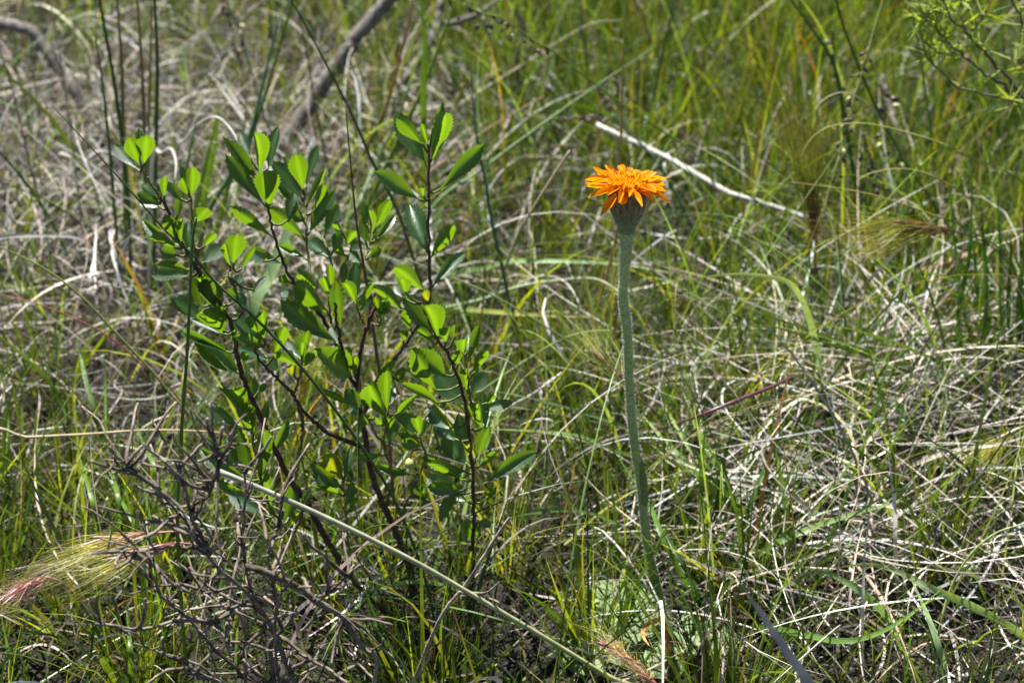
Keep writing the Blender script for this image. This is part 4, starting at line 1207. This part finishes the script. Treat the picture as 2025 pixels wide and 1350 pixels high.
basal_leaf(1235, 1215, 95, 62, 0.2, 0.018, 1)
basal_leaf(1385, 1262, 80, 42, -0.25, 0.012, 2)
basal_leaf(1190, 1290, 80, 36, 0.5, 0.010, 3)
basal_leaf(1300, 1300, 60, 34, 2.0, 0.008, 4)

# ================================================================== BRISTLE (AWN) HEADS
def bristle(label, axis_px, Ya, Yb, tips_px, Yt, n_awn, stalk_px, Ys, cb, cm, ct, wpx=1.6, name='bristle_grass', curl=0.03, n_spike=9):
    """axis_px: (base, end) of the spikelet column; tips_px: polyline of awn ends; stalk below"""
    sw = world_path(stalk_px, Ys, Ya)
    sw = root_to_ground(sw)
    b0 = sw[0].copy()
    root = empty(name, b0, label, 'grass head')
    dist = np.linalg.norm(sw.mean(0) - np.array((0, 0, CAM_H)))
    v1, f1, c1_ = tube_geo(spline(sw, 24) - b0, [2.6 * PX, 2.2 * PX], 6, GREEN, cb)
    obj('stalk', mesh_np('stalk', v1, f1, c1_), 'stem', root)
    A, B_ = PY(*axis_px[0], Ya), PY(*axis_px[1], Yb)
    tq = spline(world_path(tips_px, Yt[0], Yt[1]), 60)
    G = Geo()
    Ls = np.linalg.norm(B_ - A)
    for k in range(n_awn):
        s_ = rng.random() ** 1.1
        p0 = A + (B_ - A) * s_ + rng.normal(0, 0.0012, 3)
        e = tq[rng.integers(60)] + rng.normal(0, 0.006, 3)
        sc = rng.uniform(0.62, 1.06)
        e = p0 + (e - p0) * sc
        m_ = p0 + (e - p0) * 0.45 + (B_ - A) / Ls * rng.uniform(0, 0.4) * Ls * 0.3 + rng.normal(0, 0.003, 3)
        pt = spline([p0, m_, e], 7)
        v1, f1, _ = ribbon_geo(pt, 0.75 * wpx * PX * rng.uniform(0.6, 1.2), cm, ct, roll=rng.uniform(-0.8, 0.8), tipfrac=0.9, basew=1, fold=0)
        t_ = np.repeat(np.linspace(0, 1, 7), 3)
        cc = np.where(t_[:, None] < 0.3, lerpcol(cb, cm, t_ / 0.3), lerpcol(cm, ct, (t_ - 0.3) / 0.7)) * rng.uniform(0.7, 1.3)
        G.add(v1 - b0, f1, np.clip(cc, 0, 0.9))
    o = obj('awns', G.mesh('awns'), 'green', root)
    o['kind'] = 'stuff'
    dirs = (tq[30] - A)
    dirs /= np.linalg.norm(dirs)
    for k in range(n_spike):
        s_ = (k + 0.3) / n_spike
        p0 = A + (B_ - A) * s_ + rng.normal(0, 0.0012, 3)
        e = p0 + ((B_ - A) / Ls * 0.5 + dirs * 0.6 + rng.normal(0, 0.16, 3)) * rng.uniform(0.010, 0.016)
        pt = spline([p0, (p0 + e) / 2, e], 7)
        v1, f1, c1_ = tube_geo(pt, np.array((0.4, 1.5, 2.0, 1.2, 0.3)) * PX * 1.5, 6, cb, tuple(np.array(cb) * 1.3 + 0.03))
        obj('spikelet', mesh_np('spikelet', v1 - b0, f1, c1_), 'seed', root)
    return root


PB, YGA, PURA = (0.20, 0.07, 0.07), (0.34, 0.38, 0.07), (0.22, 0.13, 0.12)
bristle('upright bristle head fanning up from a purple base', ((1612, 478), (1606, 395)), 1.12, 1.12, [(1495, 150), (1530, 150), (1580, 170), (1625, 200), (1640, 260)], (1.12, 1.14), 230, [(1624, 760), (1618, 650), (1613, 560), (1612, 478)], 1.14, (0.13, 0.05, 0.05), (0.13, 0.17, 0.035), (0.12, 0.075, 0.05), n_spike=11, wpx=2.2)
bristle('bristle brush lying sideways beside the upright bristle head', ((1880, 456), (1790, 440)), 1.08, 1.07, [(1590, 425), (1585, 455), (1610, 490), (1650, 530), (1680, 515)], (1.06, 1.05), 190, [(2050, 640), (2000, 530), (1950, 480), (1880, 456)], 1.12, (0.16, 0.07, 0.04), (0.26, 0.29, 0.045), (0.26, 0.17, 0.06), n_spike=13, wpx=2.0)
bristle('slanting bristle head passing behind the flower stalk', ((1262, 785), (1190, 705)), 0.95, 0.96, [(1065, 600), (1100, 590), (1150, 600), (1180, 640), (1085, 660)], (0.99, 1.0), 80, [(1395, 985), (1370, 930), (1335, 880), (1300, 820), (1262, 785)], 0.95, (0.17, 0.08, 0.07), (0.27, 0.30, 0.06), (0.32, 0.33, 0.13), n_spike=9, wpx=2.0)
bristle('pale bristle head drooping out of the dead twigs', ((300, 1053), (210, 1072)), 0.80, 0.79, [(90, 1080), (60, 1110), (30, 1150), (-20, 1170), (60, 1150)], (0.78, 0.77), 110, [(470, 1150), (430, 1080), (380, 1052), (300, 1053)], 0.82, (0.40, 0.24, 0.22), (0.46, 0.46, 0.16), (0.40, 0.34, 0.22))
bristle('second bristle head below the drooping pale one', ((345, 1072), (250, 1100)), 0.785, 0.775, [(160, 1160), (110, 1180), (70, 1190), (180, 1145), (90, 1160)], (0.77, 0.76), 90, [(500, 1190), (450, 1110), (400, 1080), (345, 1072)], 0.80, (0.34, 0.16, 0.18), (0.44, 0.44, 0.14), (0.42, 0.34, 0.24))
bristle('purple haired bristle tips low beside the drooping pale heads', ((90, 1140), (40, 1165)), 0.775, 0.765, [(-40, 1200), (-20, 1230), (10, 1250), (-50, 1160), (30, 1225)], (0.76, 0.75), 80, [(190, 1240), (150, 1180), (120, 1150), (90, 1140)], 0.79, (0.35, 0.18, 0.2), (0.34, 0.18, 0.20), (0.44, 0.32, 0.30))
bristle('yellow green bristle tuft on the straw of the mound', ((1998, 868), (1955, 885)), 0.96, 0.95, [(1870, 890), (1880, 930), (1900, 960), (1940, 950), (1900, 915)], (0.93, 0.91), 110, [(2060, 960), (2040, 890), (1998, 868)], 0.97, (0.34, 0.24, 0.10), (0.40, 0.44, 0.07), (0.44, 0.42, 0.12))
bristle('yellow bristle tuft half hidden behind the shrub leaves', ((592, 800), (602, 745)), 0.98, 0.99, [(590, 620), (620, 605), (650, 615), (665, 650), (600, 640)], (1.0, 1.02), 110, [(585, 900), (588, 850), (592, 800)], 0.98, (0.30, 0.22, 0.06), (0.36, 0.38, 0.06), (0.42, 0.38, 0.10))
bristle('fluffy pinkish white seed head over the quilted basal leaves', ((1290, 1345), (1215, 1280)), 0.72, 0.72, [(1150, 1215), (1170, 1240), (1180, 1280), (1210, 1330), (1230, 1250)], (0.715, 0.71), 130, [(1420, 1480), (1360, 1400), (1290, 1345)], 0.72, (0.40, 0.14, 0.16), (0.55, 0.50, 0.44), (0.62, 0.60, 0.56), wpx=1.3)


# ================================================================== BEADED SEED STALKS
def seed_mesh():
    v1, f1, c1_ = lathe([(0.02, 0), (0.32, 0.22), (0.42, 0.5), (0.3, 0.8), (0.03, 1.0)], 7, lambda t: np.array((0.055, 0.03, 0.035)) + 0.25 * max(0, 0.25 - t) * np.array((1, 1, 0.6)))
    me_ = mesh_np('seed', v1, f1, c1_)
    me_.materials.append(M['seed'])
    v1, f1, c1_ = lathe([(0.02, 0), (0.32, 0.22), (0.42, 0.5), (0.3, 0.8), (0.03, 1.0)], 7, lambda t: np.array((0.42, 0.40, 0.18)))
    m2_ = mesh_np('seed', v1, f1, c1_)
    m2_.materials.append(M['seed'])
    return [me_, me_, me_, m2_]


SM = seed_mesh()


def beaded(label, pts, Y0, Y1, wpx, c0, c1, i_from, i_to, n_seed, size=8, droop=1.0, side=None):
    wp = root_to_ground(world_path(pts, Y0, Y1))
    b0 = wp[0].copy()
    root = empty('beaded_grass', b0, label, 'grass stalk')
    pth = spline(wp, 80)
    dist = np.linalg.norm(pth.mean(0) - np.array((0, 0, CAM_H)))
    v1, f1, c1_ = tube_geo(pth - b0, [wpx / FPX * dist / 2, wpx / FPX * dist / 2 * 0.6], 6, c0, c1)
    obj('stalk', mesh_np('stalk', v1, f1, c1_), 'stem', root)
    for k in range(n_seed):
        t_ = i_from + (i_to - i_from) * (k + random.random() * 0.7) / n_seed
        p0 = pth[min(79, int(t_ * 79))]
        d = np.array((random.uniform(-0.7, 0.7), random.uniform(-0.6, 0.6), -0.9 * droop + random.uniform(-0.2, 0.5)))
        d /= np.linalg.norm(d)
        off = p0 + d * random.uniform(0.0, 0.010)
        v1, f1, c1_ = tube_geo(spline([p0, (p0 + off) / 2, off + d * 1e-4], 5) - b0, [0.0003, 0.0003], 6, c1, c1)
        obj('seed_stalk', mesh_np('seed_stalk', v1, f1, c1_), 'stem', root)
        s_ = size / FPX * dist * random.uniform(0.8, 1.3)
        xv = np.cross(d, (0.2, 0.9, 0.3)); xv /= np.linalg.norm(xv)
        yv = np.cross(d, xv)
        ob = bpy.data.objects.new('seed', SM[random.randrange(4)])
        col.objects.link(ob)
        ob.parent = root
        q_ = off - b0
        ob.matrix_basis = Matrix(((xv[0] * s_, yv[0] * s_, d[0] * s_ * 1.35, q_[0]), (xv[1] * s_, yv[1] * s_, d[1] * s_ * 1.35, q_[1]), (xv[2] * s_, yv[2] * s_, d[2] * s_ * 1.35, q_[2]), (0, 0, 0, 1)))
    return root


beaded('long green slanting stalk beaded with dark seeds at its end', [(1690, 570), (1560, 453), (1498, 398), (1429, 349), (1360, 294), (1300, 252), (1234, 208), (1158, 152), (1092, 100), (1054, 80), (995, 38), (947, 24), (916, 7)], 1.28, 1.28, 6, GREEN, YGREEN, 0.76, 1.0, 26, 8)
beaded('pale drooping stalk hung with black seeds beside the bristle head', [(1850, 420), (1835, 220), (1805, 30), (1775, -60), (1757, -40), (1747, 0), (1726, 69), (1709, 131), (1688, 197), (1671, 259), (1654, 329), (1633, 398), (1626, 440)], 1.28, 1.18, 5, GREEN, (0.45, 0.46, 0.14), 0.62, 1.0, 40, 9)
beaded('dark seeded stalk tip standing behind the pale drooping one', [(1800, 420), (1780, 330), (1755, 270), (1748, 215), (1742, 165)], 1.35, 1.35, 5, BROWN, (0.2, 0.14, 0.1), 0.45, 1.0, 12, 13, 0.4)
beaded('short seeded grass tip hanging below the arching grass', [(1760, 420), (1735, 345), (1722, 310), (1706, 282)], 1.22, 1.2, 4, GREEN, PALEG, 0.65, 1.0, 10, 9)
beaded('green stalk with a dark seeded spike in the far grass', [(1700, 400), (1675, 260), (1655, 150), (1645, 60)], 1.42, 1.42, 6, GREEN, DGREEN, 0.6, 1.0, 16, 8)
beaded('grey green seeded stalk before the thick dead branch', [(560, 330), (520, 220), (480, 80), (450, 10), (430, -30)], 1.5, 1.5, 7, (0.15, 0.18, 0.16), (0.2, 0.2, 0.2), 0.62, 1.0, 16, 9)


def spikes(label, stem_pts, Y, heads):
    wp = root_to_ground(world_path(stem_pts, Y, Y))
    b0 = wp[0].copy()
    root = empty('spiked_grass', b0, label, 'grass head')
    v1, f1, c1_ = tube_geo(spline(wp, 30) - b0, [0.0009, 0.0006], 6, (0.3, 0.28, 0.1), (0.25, 0.2, 0.12))
    obj('stalk', mesh_np('stalk', v1, f1, c1_), 'stem', root)
    for (a_, b_, n_s) in heads:
        A, B_ = PY(*a_, Y), PY(*b_, Y)
        v1, f1, c1_ = tube_geo(spline([A, (A + B_) / 2, B_], 8) - b0, [0.0007, 0.0004], 6, PURPLE, PURPLE)
        obj('spike_axis', mesh_np('spike_axis', v1, f1, c1_), 'seed', root)
        for k in range(n_s):
            p0 = A + (B_ - A) * (k + 0.5) / n_s
            d = (B_ - A) / np.linalg.norm(B_ - A) + rng.normal(0, 0.45, 3)
            d /= np.linalg.norm(d)
            v1, f1, c1_ = tube_geo(np.array([p0, p0 + d * 0.002, p0 + d * 0.004, p0 + d * 0.007]), [0.0003, 0.0011, 0.0009, 0.0002], 6, (0.06, 0.04, 0.05), (0.16, 0.12, 0.11))
            obj('spikelet', mesh_np('spikelet', v1 - b0, f1, c1_), 'seed', root)
    return root


spikes('thin stalk bearing three dark purple spikes above the flower', [(1260, 300), (1250, 262), (1225, 232), (1215, 222)], 1.38, [((1215, 220), (1172, 165), 9), ((1222, 212), (1219, 155), 8), ((1212, 236), (1105, 232), 14)])
spikes('dark bristly spike pointing up beside the thick dead branch', [(470, 330), (485, 220), (480, 150), (470, 100)], 1.5, [((478, 130), (462, 85), 8)])

# ================================================================== NEEDLE LEAVED SHRUB, upper right
NB = root_to_ground(world_path([(2110, 330), (2080, 240)], 1.15, 1.15))[0]
nsh = empty('needle_shrub', NB, 'shrub with narrow needle like pale green leaves on wiry dark twigs', 'shrub')
NST = [
    ([(2110, 330), (2080, 240), (2024, 204), (1948, 188), (1892, 171), (1851, 135), (1830, 104), (1808, 90)], 7, 3),
    ([(2080, 240), (2030, 205), (2000, 183), (1965, 156), (1927, 128), (1889, 97), (1865, 69), (1837, 38), (1815, 55)], 8, 3),
    ([(2030, 205), (2000, 163), (1948, 104), (1913, 69), (1878, 31), (1861, 0), (1850, -30)], 8, 3),
    ([(2090, 260), (2060, 150), (2030, 60), (2000, 0), (1970, -40)], 8, 4),
    ([(1913, 69), (1900, 30), (1905, -10)], 4, 2),
    ([(2060, 150), (2020, 130), (1998, 110)], 4, 2),
    ([(2030, 205), (2010, 200), (1990, 195)], 4, 2),
    ([(1878, 31), (1850, 20), (1825, 30)], 4, 2),
    ([(1889, 97), (1870, 110), (1850, 100), (1822, 75)], 4, 2),
    ([(1913, 69), (1940, 40), (1960, 0)], 4, 2),
    ([(2060, 150), (2035, 90), (2015, 60)], 4, 2),
]
npath = []
for pts, w0, w1 in NST:
    wp = world_path(pts, 1.15, 1.12)
    if pts[0] == (2110, 330):
        wp = root_to_ground(wp)
    pt = spline(wp, 36)
    pt[1:-1] += rng.normal(0, 0.0008, (34, 3))
    v1, f1, c1_ = tube_geo(pt - NB, [w0 / FPX * 1.25 / 2, w1 / FPX * 1.25 / 2], 6, (0.09, 0.07, 0.06), (0.16, 0.13, 0.10), 0.1)
    obj('twig', mesh_np('twig', v1, f1, c1_), 'bark', nsh)
    npath.append(pt)


def needle():
    t = np.linspace(0, 1, 5)
    vs, cs = [], []
    for tt in t:
        hw = 0.5 * math.sin(math.pi * (0.15 + 0.8 * tt)) ** 0.7
        for s_ in (-1, 0, 1):
            vs.append((s_ * hw, tt, 0.10 * tt * tt + (0.25 if s_ else 0) * hw * 0.05))
            cs.append((0.21, 0.27, 0.07))
    fs = [(i * 3 + j, i * 3 + j + 1, i * 3 + j + 4, i * 3 + j + 3) for i in range(4) for j in range(2)]
    me_ = mesh_np('leaf', np.array(vs), np.array(fs), np.array(cs))
    me_.materials.append(M['green'])
    return me_


NM = needle()
for k in range(290):
    pi_ = random.choice([0, 1, 1, 2, 2, 3, 4, 5, 6, 7, 7, 8, 8, 9, 10])
    pt = npath[pi_]
    u = random.betavariate(3.2, 1.0) if pi_ < 4 else random.uniform(0.25, 1)
    i = min(34, max(1, int(u * 35)))
    d = pt[i] - pt[i - 1]
    d /= np.linalg.norm(d) + 1e-9
    d = d * 0.7 + rng.normal(0, 0.55, 3) + np.array((0, 0, 0.25))
    d /= np.linalg.norm(d)
    xv = np.cross(d, rng.normal(size=3)); xv /= np.linalg.norm(xv)
    zv = np.cross(xv, d)
    Ln, Wn = random.uniform(0.011, 0.02), random.uniform(0.0016, 0.0025)
    q_ = pt[i] - NB
    ob = bpy.data.objects.new('leaf', NM)
    col.objects.link(ob)
    ob.parent = nsh
    ob.matrix_basis = Matrix(((xv[0] * Wn, d[0] * Ln, zv[0] * Ln, q_[0]), (xv[1] * Wn, d[1] * Ln, zv[1] * Ln, q_[1]), (xv[2] * Wn, d[2] * Ln, zv[2] * Ln, q_[2]), (0, 0, 0, 1)))

# ================================================================== SMALL SEEDLING at the shrub foot
sb = PZ(742, 1290, 0.0)
seedl = empty('seedling', sb, 'small seedling with three rounded pale leaves beneath the shrub', 'seedling')
tp = PY(738, 1238, sb[1] + 0.002)
v1, f1, c1_ = tube_geo(spline([sb, (sb + tp) / 2 + np.array((0.002, 0, 0)), tp], 8) - sb, [0.0009, 0.0007], 6, GREEN, YGREEN)
obj('stem', mesh_np('stem', v1, f1, c1_), 'stem', seedl)
v_, f_, c_ = leaf_mesh('round', 0, 0.2, 0.2, 0.75)
me = mesh_np('leaf', v_, f_, np.full((len(v_), 3), 1.0) * np.array((0.16, 0.24, 0.08)))
me.materials.append(M['quilt'])
for (tx, ty, dy, wpx) in ((748, 1214, 0.003, 22), (770, 1252, -0.006, 24), (712, 1250, -0.004, 24), (735, 1224, 0.01, 16)):
    T = PY(tx, ty, tp[1] + dy)
    ax = T - tp
    ln = np.linalg.norm(ax); ay = ax / ln
    x2 = np.cross(ay, (0.1, -0.3, 1)); x2 /= np.linalg.norm(x2)
    z2 = np.cross(x2, ay)
    wd_ = wpx / FPX * 1.0
    q_ = tp - sb
    ob = bpy.data.objects.new('leaf', me)
    col.objects.link(ob)
    ob.parent = seedl
    ob.matrix_basis = Matrix(((x2[0] * wd_, ay[0] * ln, z2[0] * ln, q_[0]), (x2[1] * wd_, ay[1] * ln, z2[1] * ln, q_[1]), (x2[2] * wd_, ay[2] * ln, z2[2] * ln, q_[2]), (0, 0, 0, 1)))
